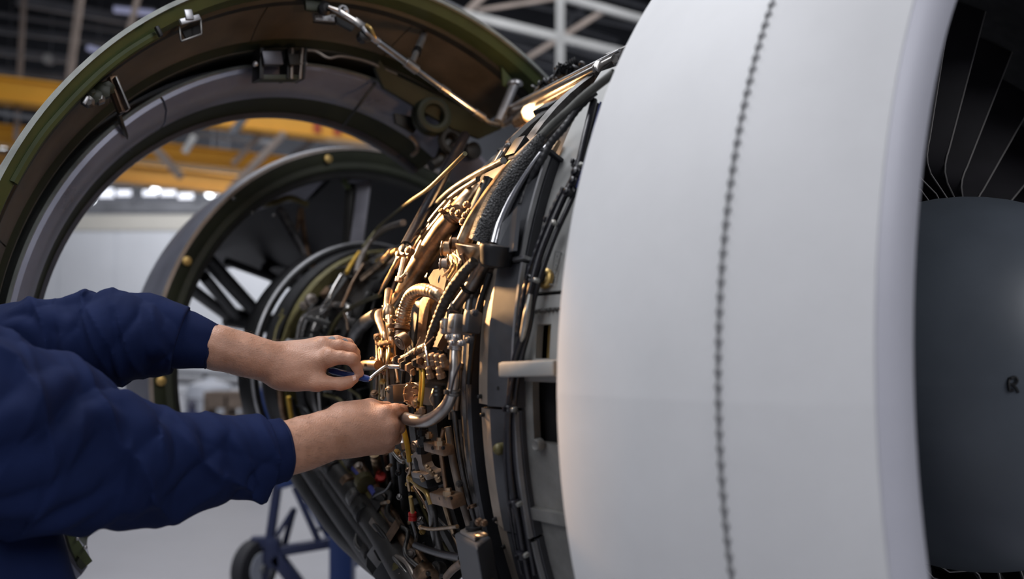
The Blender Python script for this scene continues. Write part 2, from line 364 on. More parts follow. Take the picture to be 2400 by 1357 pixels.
for sx, hh in ((-.17, .22), (.14, .25)):
    q = c+Vector((sx, -.05, .08)); o = tag(MB().lathe(q, (0, 0, 1), [(0, .07), (.02, .085), (hh-.03, .085), (hh, .05)], 16).build('canister', M['black'], None), 'dark canister in the %s bay of the brown rack' % ('first' if sx < 0 else 'second'), 'canister', 'canisters in the brown rack')
q = c+Vector((.55, -.3, 0)); t = thing('oil_drum', 'blue barrel standing beside the brown rack', 'barrel', q)
MB().lathe(q, (0, 0, 1), [(0, .14), (.01, .15), (.85, .15), (.86, .13)], 20).build('barrel_shell', M['blue'], t)
for z in (.28, .57): MB().ring(q+Vector((0, 0, z)), (0, 0, 1), .152, .008, 24, 6).build('hoop', M['blue'], t)
t = thing('guard_rail', 'long grey guard rail running behind the brown rack', 'railing', P(480, 880, 15))
for (y0, y1, wd) in ((868, 886, .07), (884, 902, .09), (893, 912, .05)): MB().bar(P(330, y0, 15), P(700, y1, 15.2), wd, wd).build('rail', M['trussb'] if wd < .08 else M['alu'], t, 0)
for x in (400, 480, 570, 640):
    p = P(x, 880+(x-400)*.05, 15.1); MB().bar((p.x, p.y, 0), (p.x, p.y, p.z+.05), .06, .06).build('post', M['trussb'], t, 0)

# ---- blue stand under the engine
ST = 4.5
t = thing('engine_stand', 'blue wheeled steel stand on the floor beneath the engine', 'stand', (P(700, 1357, ST).x, ST, 0))
def stand_bar(x0, y0, x1, y1, wp, m='blue', nm='brace', dY=0, dY1=None): MB().bar(P(x0, y0, ST+dY), P(x1, y1, ST+(dY if dY1 is None else dY1)), px2m(wp, ST), px2m(wp, ST), bev=.008).build(nm, M[m], t, 30)
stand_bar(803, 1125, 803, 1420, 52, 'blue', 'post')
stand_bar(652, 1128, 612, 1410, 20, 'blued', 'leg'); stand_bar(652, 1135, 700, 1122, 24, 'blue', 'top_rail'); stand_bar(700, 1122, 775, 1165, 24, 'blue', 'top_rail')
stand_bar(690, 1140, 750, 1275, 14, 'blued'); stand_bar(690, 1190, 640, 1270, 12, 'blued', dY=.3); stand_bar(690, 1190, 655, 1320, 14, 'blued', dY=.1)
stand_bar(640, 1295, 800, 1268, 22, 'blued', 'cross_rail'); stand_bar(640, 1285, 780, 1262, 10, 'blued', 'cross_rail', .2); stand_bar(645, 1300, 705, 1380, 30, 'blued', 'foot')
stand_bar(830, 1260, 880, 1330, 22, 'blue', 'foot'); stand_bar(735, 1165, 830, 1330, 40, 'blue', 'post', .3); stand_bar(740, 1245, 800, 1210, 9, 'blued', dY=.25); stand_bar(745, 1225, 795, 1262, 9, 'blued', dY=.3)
wc = P(597, 1330, ST); R_ = px2m(64, ST)
ax = Vector((.9, -.42, 0))
MB().lathe(wc, ax, [(-.045, R_*.86), (-.035, R_*.97), (0, R_), (.035, R_*.97), (.045, R_*.86)], 28).build('wheel', M['tyre'], t)
MB().lathe(wc, ax, [(-.05, R_*.25), (-.05, R_*.58), (.05, R_*.58), (.05, R_*.25)], 24).build('hub', M['white'], t)
MB().lathe(wc, ax, [(-.07, .02), (.07, .02)], 12).build('axle', M['alu'], t)
stand_bar(590, 1270, 650, 1270, 26, 'blued', 'fork'); stand_bar(640, 1262, 645, 1330, 30, 'blued', 'fork')
# ================================================================== INLET NACELLE (pale cowl in front)
t = nac = thing('inlet_cowl', 'large pale grey engine inlet cowl with a dotted fastener seam', 'engine cowl', E(-.2, .87, -PI/2))
RR = .855
erev(MB(), [(-.055, .855), (-.09, .8665), (-.14, .876), (-.20, .879), (-.292, .8715), (-.292, .84), (-.14, .845), (-.055, .83)], seg=160, closed=True).build('rear_skin', M['nacelle'], t)
erev(MB(), [(-.2965, .8705), (-.33, .859), (-.365, .843), (-.392, .8255), (-.415, .808), (-.415, .77), (-.2965, .84)], seg=160, closed=True).build('front_skin', M['nacelle'], t)
erev(MB(), [(-.2918, .8710), (-.2967, .8702), (-.2967, .84), (-.2918, .84)], seg=160, closed=True).build('seam_strip', M['seal'], t)
erev(MB(), [(-.4155, .8072), (-.421, .799), (-.4265, .785), (-.4275, .770), (-.423, .751), (-.412, .733), (-.392, .714), (-.34, .696), (-.25, .690), (-.25, .70), (-.4155, .765)], seg=160, closed=True).build('inlet_lip', M['lip'], t, 50)
erev(MB(), [(-.25, .690), (-.20, .715), (-.14, .752), (-.07, .760), (.0, .735), (.10, .70), (.10, .71), (.0, .747), (-.07, .770), (-.14, .762), (-.20, .725), (-.25, .70)], seg=120, closed=True).build('inlet_liner', M['inlet'], t)
rv = MB().lathe((0, 0, 0), (0, 0, 1), [(-.002, .0042), (.0008, .0042), (.0016, .003)], 8).build('rivet', M['seal'], t, mw=basis(E(-.2945, .8710, 0), E(0, 2, 0)-E(0, 0, 0)))
for k in range(-46, 47):
    if k == 0: continue
    a = k*.0165
    if False: continue
    inst(rv, basis(E(-.2945, .8710, a), E(0, 2, a)-E(0, 0, a)), t)

# ================================================================== FAN
FS = -.15
fan = thing('fan', 'dark fan with metal-edged blades and a rounded grey spinner inside the inlet', 'fan', E(FS, 0, 0))
HUBR = .315
prof = [(FS+.03, HUBR-.002)]
for k in range(15):
    q = k/14*PI/2; prof.append((FS - .30*math.sin(q)**1.0, HUBR*math.cos(q)**.86 if k < 14 else .002))
erev(MB(), prof + [(FS+.06, .0)][:0], seg=96).build('spinner', M['spinner'], fan, 60)
erev(MB(), [(FS+.028, HUBR-.012), (FS+.20, HUBR+.03), (FS+.20, .2), (FS+.028, .2)], seg=64, closed=True).build('hub', M['black'], fan)
erev(MB(), [(FS+.24, .1), (FS+.24, .70), (FS+.26, .70), (FS+.26, .1)], seg=64, closed=True).build('rotor_disc', M['black'], fan)
NB = 34
def blade_mesh(k):
    vs_ = []; LE = []; nr = 14
    for i in range(nr+1):
        q = i/nr; r = HUBR-.01 + (.748-HUBR+.01)*q
        qq = min(1, q/.19); sw = .21*qq*qq*(3-2*qq) + .10*max(0, q-.19)   # lean of the leading edge
        st = -.004 - .03*q
        ch = .16*(1-.25*q); tw = math.radians(25+40*q)
        for j in range(5):
            c_ = j/4; a = 2*PI*k/NB + (-sw*1.5)/max(r, .3)*.6 - (ch*c_*math.sin(tw))/r*.8; s = FS+.045+st+ch*c_*math.cos(tw)
            th = .004*math.sin(PI*min(1, c_+.1))+.001
            p = E(s, r, a); vs_ += [p, E(s+th, r, a+th/r)]
            if j == 0: LE.append(p)
    return vs_, LE, nr
for k in range(NB):
    if not (-.2 < math.sin(2*PI*k/NB) or math.cos(2*PI*k/NB) < .3): continue
    vs_, LE, nr = blade_mesh(k); m = MB(); m.v = vs_; row = 10
    for i in range(nr):
        for j in range(4):
            a = i*row+2*j; b = a+row
            m.f += [(a, a+2, b+2, b), (a+1, b+1, b+3, a+3)]
        m.f += [(i*row, i*row+row, i*row+row+1, i*row+1), (i*row+8, i*row+9, i*row+row+9, i*row+row+8)]
    b_ = m.build('blade', M['blade'], fan, 50)
    MB().tube(crom(LE, 2), .0015, 5).build('leading_edge', M['edge'], b_)
# spiral mark on the spinner
mk = MB()
def spin_pt(x, y):
    d = ray(x, y); o = Vector((0, 0, CAM_H)); t_ = .6; best = None
    while t_ < 2.2:
        p = o+d*t_; q = p-B0; s = q.dot(DV)-FS; rr = math.hypot(q.dot(UV), q.z)
        e = (max(0, -s)/.30)**2 + (rr/HUBR)**2.3 if s < 0 else 9
        if best is None or e < best[0]: best = (e, p)
        if e < 1.012: return p
        t_ += .002
    return best[1]
for path in ([(2366, 886), (2364, 900), (2366, 916)], [(2368, 887), (2378, 884), (2384, 890), (2380, 899), (2370, 901)], [(2372, 902), (2380, 908), (2386, 920)], [(2366, 916), (2376, 914)]):
    mk.tube(crom([spin_pt(*p) for p in path], 3), .0022, 6)
mk.build('painted_mark', M['mark'], fan)

# ================================================================== BIG OPENED COWL (arch)
CC = Vector((-.26, 2.0, 1.338))
mR = lambda r: float(np.interp(r, [.4, .56, .58, .668, .7015, .826, .85], [.5, .66, .68, .77, .792, .89, .914]))
mD = lambda d: float(np.interp(d, [-.05, 0, .14, .177, .225, 1.0], [-.08, 0, .245, .288, .475, 1.25]))
cowl = thing('opened_cowl', 'big half-ring engine cowl swung open on its hinge, green rim and bronze inside', 'engine cowl', CC+UV*.82*math.cos(-.75)+ZV*.82*math.sin(-.75))
A0, A1 = math.radians(-37), math.radians(122)
def crev(prof, a0=A0, a1=A1, seg=90, closed=True): return revolve(MB(), [(mR(r), mD(d)) for r, d in prof], CC, UV, ZV, DV, a0, a1, seg, closed)
def rp(x, y, ds=0.0):
    d = ray(x, y); o = Vector((0, 0, CAM_H)); pl = CC+DV*mD(ds)
    return o + d*((pl-o).dot(DV)/d.dot(DV))
crev([(.826, -.004), (.827, .02), (.815, .12), (.785, .22), (.750, .255), (.747, .249), (.780, .214), (.806, .12), (.819, .02)]).build('outer_skin', M['cowlout'], cowl)
crev([(.829, -.010), (.829, .004), (.819, .004), (.819, -.010)]).build('rim_edge', M['cowledge'], cowl)
crev([(.820, -.004), (.790, .004), (.787, .012), (.784, .028), (.790, .034), (.820, .02)]).build('rim_flange', M['green'], cowl)
crev([(.7895, .030), (.776, .034), (.772, .046), (.80, .05)]).build('rim_seal', M['cowldark'], cowl)
NP = 6
for k in range(NP):
    a0 = A0+(A1-A0)*k/NP+.002; a1 = A0+(A1-A0)*(k+1)/NP-.002
    crev([(.778, .050), (.765, .072), (.745, .100), (.722, .125), (.722, .135), (.75, .11), (.785, .06)], a0, a1, 18).build('inner_panel', M['skinpanel'], cowl)
crev([(.724, .124), (.706, .135), (.698, .142), (.700, .150), (.73, .15)]).build('inner_frame', M['greend'], cowl)
crev([(.7035, .1405), (.7015, .1385), (.6995, .1405), (.7015, .1425)]).build('frame_edge', M['titan'], cowl)
crev([(.715, .15), (.70, .26), (.66, .28), (.655, .27), (.69, .25), (.70, .15)]).build('back_web', M['cowldark'], cowl)
crev([(.674, .215), (.672, .19), (.668, .178), (.662, .176), (.657, .180), (.665, .2)]).build('duct_bead', M['cowledge'], cowl)
for (a0, a1) in ((A0, math.radians(52)-.004), (math.radians(52)+.004, math.radians(144.5)-.14), (math.radians(137), A1)):
    if a1 > a0: crev([(.660, .178), (.650, .178), (.632, .182), (.612, .194), (.604, .205), (.606, .212), (.634, .196), (.66, .19)], a0, a1, 44).build('duct_lip', M['cowlgrey'], cowl)
crev([(.606, .204), (.596, .214), (.586, .222), (.580, .226), (.586, .235), (.606, .22)]).build('duct_throat', M['greend'], cowl)
crev([(.581, .224), (.570, .228), (.568, .238), (.572, .26), (.578, .262), (.585, .24)]).build('duct_barrel', M['nozzle'], cowl)
# seam straps across the duct
for (x0, y0, x1, y1, wd) in ((275, 268, 302, 352, .006), (876, 196, 800, 298, .004)):
    pts = []
    for k in range(7):
        q = k/6; p = rp(x0+(x1-x0)*q, y0+(y1-y0)*q, .168+.045*q*q); pts.append(p-DV*.008)
    MB().tube(pts, wd, 6).build('seam_seal', M['cowldark'], cowl)
# rim handles/latches
def cbox(x0, y0, x1, y1, wpx, dpx, ds, m, nm, bev=.002, par=None):
    p0, p1 = rp(x0, y0, ds), rp(x1, y1, ds); Yd = p0.y
    return MB().bar(p0, p1, px2m(wpx, Yd), px2m(dpx, Yd), up=DV, bev=bev).build(nm, M[m], par or cowl, 30)
lt = cbox(422, 52, 468, 40, 14, 10, -.012, 'alu', 'latch')
cbox(440, 22, 446, 46, 20, 6, -.016, 'alu', 'latch_tongue', par=lt)
for (a, b) in (((420, 62), (424, 96)), ((470, 42), (472, 80)), ((424, 97), (472, 80))): cbox(*a, *b, 4, 6, .03, 'dsteel', 'latch_frame', .001, lt)
cbox(428, 78, 468, 62, 30, 6, .05, 'black', 'latch_plate', .001, lt)
MB().tube(crom([rp(x_, y_, .004) for x_, y_ in ((30, 428), (62, 372), (100, 315), (145, 262), (192, 212), (240, 167), (290, 128), (335, 99), (370, 79))], 4), .009, 8).build('rim_channel', M['green'], cowl)
cbox(366, 62, 378, 86, 10, 14, -.01, 'black', 'channel_end')
# hook fitting on the inner face
hk = cbox(262, 180, 292, 262, 20, 26, .04, 'bronzed', 'hook_bracket')
cbox(255, 196, 285, 268, 8, 34, .05, 'black', 'hook_arm', par=hk); cbox(268, 182, 300, 258, 6, 30, .03, 'dsteel', 'hook_arm', par=hk)
for (x, y, r) in ((205, 238, .013), (222, 228, .016), (238, 216, .018), (250, 205, .014), (212, 222, .012), (232, 234, .012)):
    MB().lathe(rp(x, y, .03), -DV+Vector((rng.uniform(-.4, .4), 0, rng.uniform(-.4, .4))), [(-.01, r*.7), (0, r), (.012, r), (.016, r*.5)], 6).build('hook_nut', M['greend'] if rng.random() < .6 else M['dsteel'], hk)
cbox(196, 244, 206, 226, 9, 8, .02, 'alu', 'hook_tab', par=hk)
for (x, y) in ((60, 372), (72, 360), (52, 392)): cbox(x, y, x+12, y+6, 4, 4, .07, 'black', 'rub_mark')
# hinge box hanging in the duct
hb = cbox(602, 136, 712, 140, 30, 34, .135, 'black', 'hinge_box')
for x in (604, 608, 668, 676, 700, 708): cbox(x, 118, x-2 if x < 700 else x-6, 190, 6, 46, .13, 'black' if x not in (676, 700) else 'titan', 'hinge_plate', .001, hb)
cbox(606, 184, 694, 184, 12, 30, .128, 'greend', 'hinge_plate', .001, hb); cbox(616, 136, 660, 136, 32, 8, .112, 'nozzle', 'hinge_pad', .001, hb); cbox(676, 140, 702, 140, 26, 8, .112, 'cowldark', 'hinge_pad', .001, hb)
for x in (598, 714): MB().lathe(rp(x, 150, .12), -DV, [(-.004, .006), (.004, .006), (.006, .003)], 8).build('bolt', M['alu'], hb)
# wavy bracket edge
MB().tube(crom([rp(712, 117, .13), rp(742, 121, .13), rp(770, 136, .128), rp(800, 132, .128), rp(860, 145, .13), rp(930, 175, .13)], 4), .0035, 6).build('frame_lip', M['titan'], cowl)
# bracket at the top + hold-open rod
cbox(714, 12, 770, 20, 26, 12, .03, 'greend', 'mount_pad', .004)
ab = cbox(735, 40, 786, 44, 18, 12, .045, 'alu', 'anchor_block'); cbox(735, 50, 786, 56, 6, 10, .05, 'black', 'anchor_base', par=ab)
for x in (738, 743, 778, 783): MB().lathe(rp(x, 38, .035), -DV, [(0, .0028), (.002, .0028), (.003, .001)], 6).build('bolt', M['dsteel'], ab)
MB().plate([rp(788, 38, .02), rp(832, 62, .02), rp(826, 72, .02), rp(790, 52, .02)], DV*.01).build('bracket_plate', M['black'], cowl)
MB().lathe(rp(762, 20, .01), -DV, [(-.012, .014), (.004, .017), (.01, .010)], 14).build('pivot_fitting', M['black'], cowl)
D0 = .0
rod = MB().tube([rp(768, 15, D0), rp(795, 26, D0), rp(830, 48, D0-.005)], [.004, .007, .007], 10).build('rod_link', M['steel'], cowl)
MB().ring(rp(805, 25, D0-.004), -DV, .0105, .0035, 18, 6).build('eye', M['alu'], rod); MB().lathe(rp(806, 26, D0), -DV, [(-.004, .006), (.010, .006), (.013, .003)], 10).build('bolt', M['alu'], rod)
MB().bar(rp(830, 46, -.004), rp(858, 66, -.004), .013, .012, up=DV, bev=.002).build('rod_link', M['steel'], cowl)
jn = MB().lathe(rp(853, 86, .0), -DV, [(-.012, .014), (.008, .016), (.012, .008)], 10).build('rod_joint', M['black'], cowl)
MB().tube(crom([rp(850, 64, -.008), rp(858, 76, -.010), rp(868, 84, -.008), rp(880, 96, -.006)], 4), .005, 8).build('joint_fork', M['alu'], jn)
MB().tube(crom([rp(858, 58, -.008), rp(868, 66, -.012), rp(876, 82, -.01), rp(880, 92, -.006)], 4), .0042, 8).build('joint_clip', M['gold'], jn)
MB().tube([rp(862, 80, -.004), rp(890, 100, -.004)], [.009, .008], 12).build('rod_collar', M['alu'], cowl)
MB().tube([rp(888, 99, -.004), rp(955, 148, -.004)], .0095, 14).build('rod_tube', M['chrome'], cowl)
MB().tube([rp(951, 145, -.004), rp(978, 165, -.004)], .0122, 14).build('rod_collar', M['steel'], cowl)
MB().tube([rp(977, 164, -.004), rp(1132, 276, -.004)], .0085, 14).build('rod_tube', M['chrome'], cowl)
MB().tube([rp(1032, 204, -.004), rp(1052, 218, -.004)], .0100, 14).build('rod_collar', M['steel'], cowl)
MB().tube([rp(1112, 262, -.004), rp(1134, 277, -.004)], .0105, 14).build('rod_collar', M['steel'], cowl)
MB().tube(crom([rp(1132, 276, -.004), rp(1148, 287, -.004), rp(1168, 292, -.004)], 4), .006, 10).build('rod_end', M['steel'], cowl)
MB().tube([rp(966, 146, .0), rp(976, 122, .02)], .0075, 12).build('support_strut', M['alu'], cowl)
MB().tube([rp(975, 126, .02), rp(979, 116, .025)], .0115, 12).build('strut_collar', M['black'], cowl)
MB().tube([rp(978, 118, .024), rp(996, 76, .055)], [.010, .0085], 12).build('support_strut', M['alu'], cowl)
# gusset and strut by the hinge
MB().plate([rp(1176, 156, .02), rp(1180, 200, .02), rp(1196, 208, .02), rp(1210, 196, .02), rp(1195, 180, .02)], DV*.006).build('gusset', M['green'], cowl)
MB().tube([rp(1206, 198, .01), rp(1168, 286, .0)], .0125, 14).build('support_strut', M['alu'], cowl)
MB().lathe(rp(1207, 194, .01), ZV, [(-.006, .022), (.0, .022), (.006, .016)], 16).build('strut_foot', M['alu'], cowl)
# hinge lug with hole
ll = MB().ring(rp(1016, 270, .12), -DV+UV*.25, .040, .013, 26, 8).build('hinge_lug', M['greend'], cowl)
MB().ring(rp(1008, 274, .14), -DV+UV*.25, .044, .012, 26, 8).build('lug_backing', M['greend'], ll)
MB().plate([rp(992, 222, .165), rp(980, 262, .165), rp(985, 285, .165), rp(1040, 240, .165)], DV*.02).build('lug_web', M['greend'], ll)
MB().plate([rp(890, 140, .12), rp(905, 165, .12), rp(1180, 300, .10), rp(1125, 325, .12), rp(1060, 300, .12), rp(900, 205, .14), rp(880, 160, .14)], DV*.012).build('hinge_web', M['greend'], cowl)
MB().plate([rp(925, 265, .17), rp(928, 288, .17), rp(970, 312, .17), rp(985, 290, .17), rp(960, 272, .17)], DV*.01).build('hinge_tab', M['cowldark'], cowl)
MB().tube(crom([rp(960, 320, .2), rp(975, 335, .2), rp(978, 352, .2), rp(965, 365, .2)], 4), .006, 8).build('drain_tube', M['titan'], cowl)
MB().tube(crom([rp(1060, 320, .15), rp(1042, 345, .15), rp(1030, 375, .15), rp(1010, 388, .15)], 4), .016, 8).build('hinge_arm', M['cowldark'], cowl)
MB().ring(rp(1055, 330, .13), -DV, .03, .012, 20, 6).build('hinge_arm', M['cowldark'], cowl)
MB().lathe(rp(1112, 352, .15), -DV, [(-.02, .026), (.0, .026), (.004, .012)], 18).build('hinge_pin', M['cowldark'], cowl)
# lower end frame of the arch
MB().plate([rp(150, 1232, .14), rp(166, 1238, .14), rp(217, 1315, .14), rp(203, 1326, .14), rp(190, 1334, .14), rp(168, 1290, .14)], DV*.03).build('end_frame', M['green'], cowl, 0)
MB().plate([rp(186, 1306, .13), rp(203, 1327, .13), rp(192, 1336, .13), rp(180, 1318, .13)], DV*.02).build('end_frame', M['greend'], cowl, 0)
for x, y in ((168, 1246), (178, 1262), (196, 1283)): MB().lathe(rp(x+4, y, .13), -DV, [(-.004, .004), (.002, .004), (.003, .002)], 8).build('bolt', M['alu'], cowl)

# ================================================================== REAR NOZZLE COWL
nz = thing('exhaust_cowl', 'dark rear exhaust cowl ring with bolted rim and inner struts', 'engine cowl', E(2.2, .72, -PI/2))
S0 = 1.90
NC = B0-UV*.0815
def nrev(prof, a0=-.32, a1=3.3, seg=96, closed=False): return revolve(MB(), [(r*1.08, s) for (s, r) in prof], NC, UV, ZV, DV, a0, a1, seg, closed)
nrev([(S0, .735), (S0+.03, .745), (S0+.3, .722), (S0+.7, .62), (S0+1.2, .46), (S0+1.2, .45), (S0+.7, .61), (S0+.3, .712), (S0+.03, .73)], seg=120, closed=True).build('outer_skin', M['nozzle'], nz)
nrev([(S0-.006, .738), (S0-.006, .728), (S0+.006, .728), (S0+.006, .738)], closed=True).build('rim_edge', M['titan'], nz)
nrev([(S0, .730), (S0+.004, .700), (S0+.012, .690), (S0+.012, .672), (S0+.02, .664), (S0+.035, .664), (S0+.035, .71), (S0+.02, .735)], closed=True).build('rim_flange', M['greend'], nz)
nrev([(S0+.03, .668), (S0+.04, .645), (S0+.06, .640), (S0+.06, .67)], closed=True).build('rim_seal', M['cowldark'], nz)
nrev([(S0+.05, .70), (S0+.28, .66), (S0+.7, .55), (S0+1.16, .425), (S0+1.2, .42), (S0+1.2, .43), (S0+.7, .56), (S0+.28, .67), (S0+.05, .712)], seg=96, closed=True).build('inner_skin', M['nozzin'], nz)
def npt(x, y, s):
    d = ray(x, y); o = Vector((0, 0, CAM_H)); pl = B0+DV*s
    return o + d*((pl-o).dot(DV)/d.dot(DV))
for (x, y, r) in ((768, 373, .016), (437, 612, .016), (376, 893, .016), (546, 467, .006), (590, 500, .005), (640, 505, .005), (372, 962, .006)):
    MB().lathe(npt(x, y, S0+.0), -DV, [(-.004, r*.6), (.004, r), (.010, r*.9), (.012, r*.4)], 12).build('rim_bolt', M['gold'] if r > .01 else M['dsteel'], nz)
# liner panels inside the roof of the cowl, paled for light on the skin
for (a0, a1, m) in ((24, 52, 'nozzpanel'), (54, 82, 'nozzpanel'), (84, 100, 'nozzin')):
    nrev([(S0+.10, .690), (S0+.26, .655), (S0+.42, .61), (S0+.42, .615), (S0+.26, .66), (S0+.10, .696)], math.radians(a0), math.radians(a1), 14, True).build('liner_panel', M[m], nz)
# curved green stiffener and struts
MB().tube(crom([npt(815, 440, S0+.12), npt(806, 420, S0+.10), npt(818, 402, S0+.08), npt(850, 398, S0+.06), npt(930, 405, S0+.06), npt(1000, 440, S0+.06)], 5), .012, 8).build('stiffener', M['green'], nz)
MB().bar(npt(855, 425, S0+.12), npt(832, 600, S0+.12), .02, .05, bev=.004).build('strut', M['nozzpanel'], nz, 30)
MB().bar(npt(822, 430, S0+.16), npt(812, 610, S0+.16), .05, .03, bev=.004).build('strut', M['cowldark'], nz, 30)
MB().bar(npt(812, 424, S0+.11), npt(865, 418, S0+.11), .03, .02, bev=.004).build('strut_head', M['nozzpanel'], nz, 30)
MB().tube([npt(655, 490, S0+.2), npt(745, 645, S0+.05)], .017, 10).build('strut', M['dsteel'], nz)
MB().tube(crom([npt(706, 490, S0+.2), npt(715, 560, S0+.12), npt(730, 615, S0+.06), npt(752, 640, S0+.05)], 4), .010, 8).build('strut', M['bronzed'], nz)
MB().tube([npt(702, 488, S0+.2), npt(696, 540, S0+.15)], .007, 8).build('strut', M['bronzed'], nz)
MB().tube(crom([npt(600, 478, S0+.2), npt(640, 476, S0+.2), npt(680, 464, S0+.2), npt(720, 480, S0+.2)], 4), .012, 8).build('stiffener', M['olivepipe'], nz)
# rear struts seen against the bright opening
for (x0, y0, x1, y1, r, s0, s1) in ((482, 604, 615, 748, .030, .55, .95), (478, 648, 560, 748, .022, .55, .95), (436, 668, 540, 745, .024, .6, .95), (530, 742, 665, 765, .045, .95, .95), (530, 612, 705, 676, .018, .9, 1.0), (640, 760, 700, 690, .03, .95, .9)):
    MB().tube([npt(x0, y0, S0+s0), npt(x1, y1, S0+s1)], r, 10).build('rear_strut', M['black'], nz)
MB().ring(npt(672, 642, S0+1.02), ZV*.8-DV*.5, .10, .022, 28, 8).build('rear_ring', M['black'], nz)
# ================================================================== JET ENGINE (core, fan case, pipework)
eng = thing('jet_engine', 'exposed jet engine core packed with pipes, ducts and fittings behind the pale cowl', 'engine', E(.6, .66, -PI/2))
def nrm(p):
    q = Vector(p)-B0; v = q-DV*q.dot(DV); return v.normalized()
def patch(sb, pb, r, th, hole=None):
    m = MB(); ns, np_ = len(sb), len(pb); idx = {}
    def V(i, j, k):
        key = (i, j, k)
        if key not in idx: idx[key] = len(m.v); m.v.append(E(sb[i], r-(th if k else 0), math.radians(pb[j])))
        return idx[key]
    solid = lambda i, j: 0 <= i < ns-1 and 0 <= j < np_-1 and not (hole and hole((sb[i]+sb[i+1])/2, (pb[j]+pb[j+1])/2))
    for i in range(ns-1):
        for j in range(np_-1):
            if not solid(i, j): continue
            m.f.append((V(i, j, 0), V(i+1, j, 0), V(i+1, j+1, 0), V(i, j+1, 0))); m.f.append((V(i, j, 1), V(i, j+1, 1), V(i+1, j+1, 1), V(i+1, j, 1)))
            for (di, dj, a, b) in ((-1, 0, (i, j), (i, j+1)), (1, 0, (i+1, j+1), (i+1, j)), (0, -1, (i+1, j), (i, j)), (0, 1, (i, j+1), (i+1, j+1))):
                if not solid(i+di, j+dj): m.f.append((V(*a, 0), V(*b, 0), V(*b, 1), V(*a, 1)))
    return m
def lin(a, b, n): return [a+(b-a)*k/n for k in range(n+1)]
# casing and flanges
erev(MB(), [(.10, .70), (.25, .70), (.32, .675), (.42, .645), (.55, .605), (.7, .55), (.9, .47), (1.1, .395), (1.3, .345), (1.79, .335), (1.95, .30), (1.95, .2), (.10, .2)], seg=96, closed=True).build('casing', M['casing'], eng)
for (s, r, wd, m) in ((.34, .70, .012, 'dsteel'), (.48, .665, .014, 'casing'), (.62, .62, .010, 'dsteel'), (.82, .535, .014, 'bronzed'), (1.02, .455, .014, 'dsteel'), (1.25, .40, .012, 'casing'), (1.5, .385, .012, 'dsteel')):
    erev(MB(), [(s-wd, r-.06), (s-wd, r), (s+wd, r), (s+wd, r-.06)], seg=96, closed=True).build('flange', M[m], eng)
erev(MB(), [(1.70, .405), (1.76, .412), (1.80, .404), (1.80, .37), (1.70, .35)], seg=96, closed=True).build('rear_flange', M['black'], eng)
erev(MB(), [(1.66, .392), (1.69, .398), (1.70, .38), (1.66, .36)], seg=96, closed=True).build('rear_flange', M['olivepipe'], eng)
erev(MB(), [(1.80, .422), (1.83, .438), (1.93, .428), (1.93, .418), (1.83, .425), (1.80, .412)], seg=96, closed=True).build('exhaust_sleeve', M['black'], eng)
erev(MB(), [(1.795, .432), (1.80, .438), (1.805, .432), (1.80, .428)], seg=96, closed=True).build('sleeve_bead', M['alu'], eng)
revolve(MB(), [(rprof(s_)-.055, s_) for s_ in lin(.30, 1.5, 10)]+[(rprof(s_)-.07, s_) for s_ in lin(1.5, .30, 10)], B0, UV, ZV, DV, math.radians(-125), math.radians(-20), 24, True).build('belly_casing', M['black'], eng)
# fan case panels
slot = lambda s, a: (.045 < s < .073 and 2.9 < a < 6.3)
rec = lambda s, a: (.018 < s < .080 and -5.4 < a < .6)
sb = [-.06, -.02, .018, .045, .052, .066, .073, .080, .104]
patch(sb, lin(9.6, 38, 20), .776, .012).build('case_panel', M['panel'], eng, 20)
patch(sb, [.6, 1.2, 2.0, 2.9, 3.4, 4, 5, 5.8, 6.3, 7, 8, 9.2], .776, .012, slot).build('case_panel', M['panel'], eng, 20)
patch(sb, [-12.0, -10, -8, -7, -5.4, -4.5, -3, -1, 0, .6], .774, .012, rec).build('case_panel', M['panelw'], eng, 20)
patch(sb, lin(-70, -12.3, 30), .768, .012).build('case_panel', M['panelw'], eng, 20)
patch([-.08, .11], lin(-75, 39, 60), .752, .03).build('case_backing', M['black'], eng, 20)
patch([.057, .068], lin(2.2, 7, 6), .760, .006).build('slot_plate', M['gold'], eng, 20)
patch([.03, .05], lin(-5.6, 1, 6), .758, .006).build('slot_plate', M['bronzed'], eng, 20)
patch([-.05, .10], [-13.2, -12.6, -12.0], .782, .01).build('case_rib', M['panelw'], eng, 20)
MB().bar(surf(1200, 866, .022), surf(1330, 862, .030), .05, .020, up=ZV, bev=.004).build('shelf_bracket', M['panel'], eng, 30)
def bolt(p, n, r, h, m='dsteel', nm='bolt', par=None, seg=8):
    return MB().lathe(p, n, [(-.004, r*1.25), (h*.25, r*1.25), (h*.3, r), (h*.85, r*.95), (h, r*.6)], seg).build(nm, M[m], par or eng, 30)
for k in range(9):
    x = 1243+k*10; p = surf(x, 731-k*1.1, .0); bolt(p, nrm(p), .0024, .005, 'dsteel')
p = surf(1276, 652, .001); MB().lathe(p, nrm(p), [(-.004, .014), (.002, .014), (.004, .011), (.002, .009)], 20).build('quarter_turn_fastener', M['gold'], eng); MB().lathe(p, nrm(p), [(0, .009), (.005, .008), (.006, .004)], 12).build('fastener_slot', M['chrome'], eng)
p = surf(1262, 1042, .0); MB().lathe(p, nrm(p), [(-.004, .0085), (.003, .0085), (.006, .0065), (.004, .0035)], 16).build('panel_screw', M['panelw'], eng)
for (x, y) in ((1172, 862), (1170, 910)): p = surf(x, y, .006); MB().lathe(p, nrm(p), [(-.002, .0055), (.0015, .0055), (.002, .003)], 10).build('bolt_hole', M['black'], eng)
p = surf(1172, 1052, .01); MB().lathe(p, nrm(p), [(-.004, .0085), (.004, .0085), (.008, .0065), (.010, .003)], 16).build('beam_bolt', M['olivepipe'], eng)
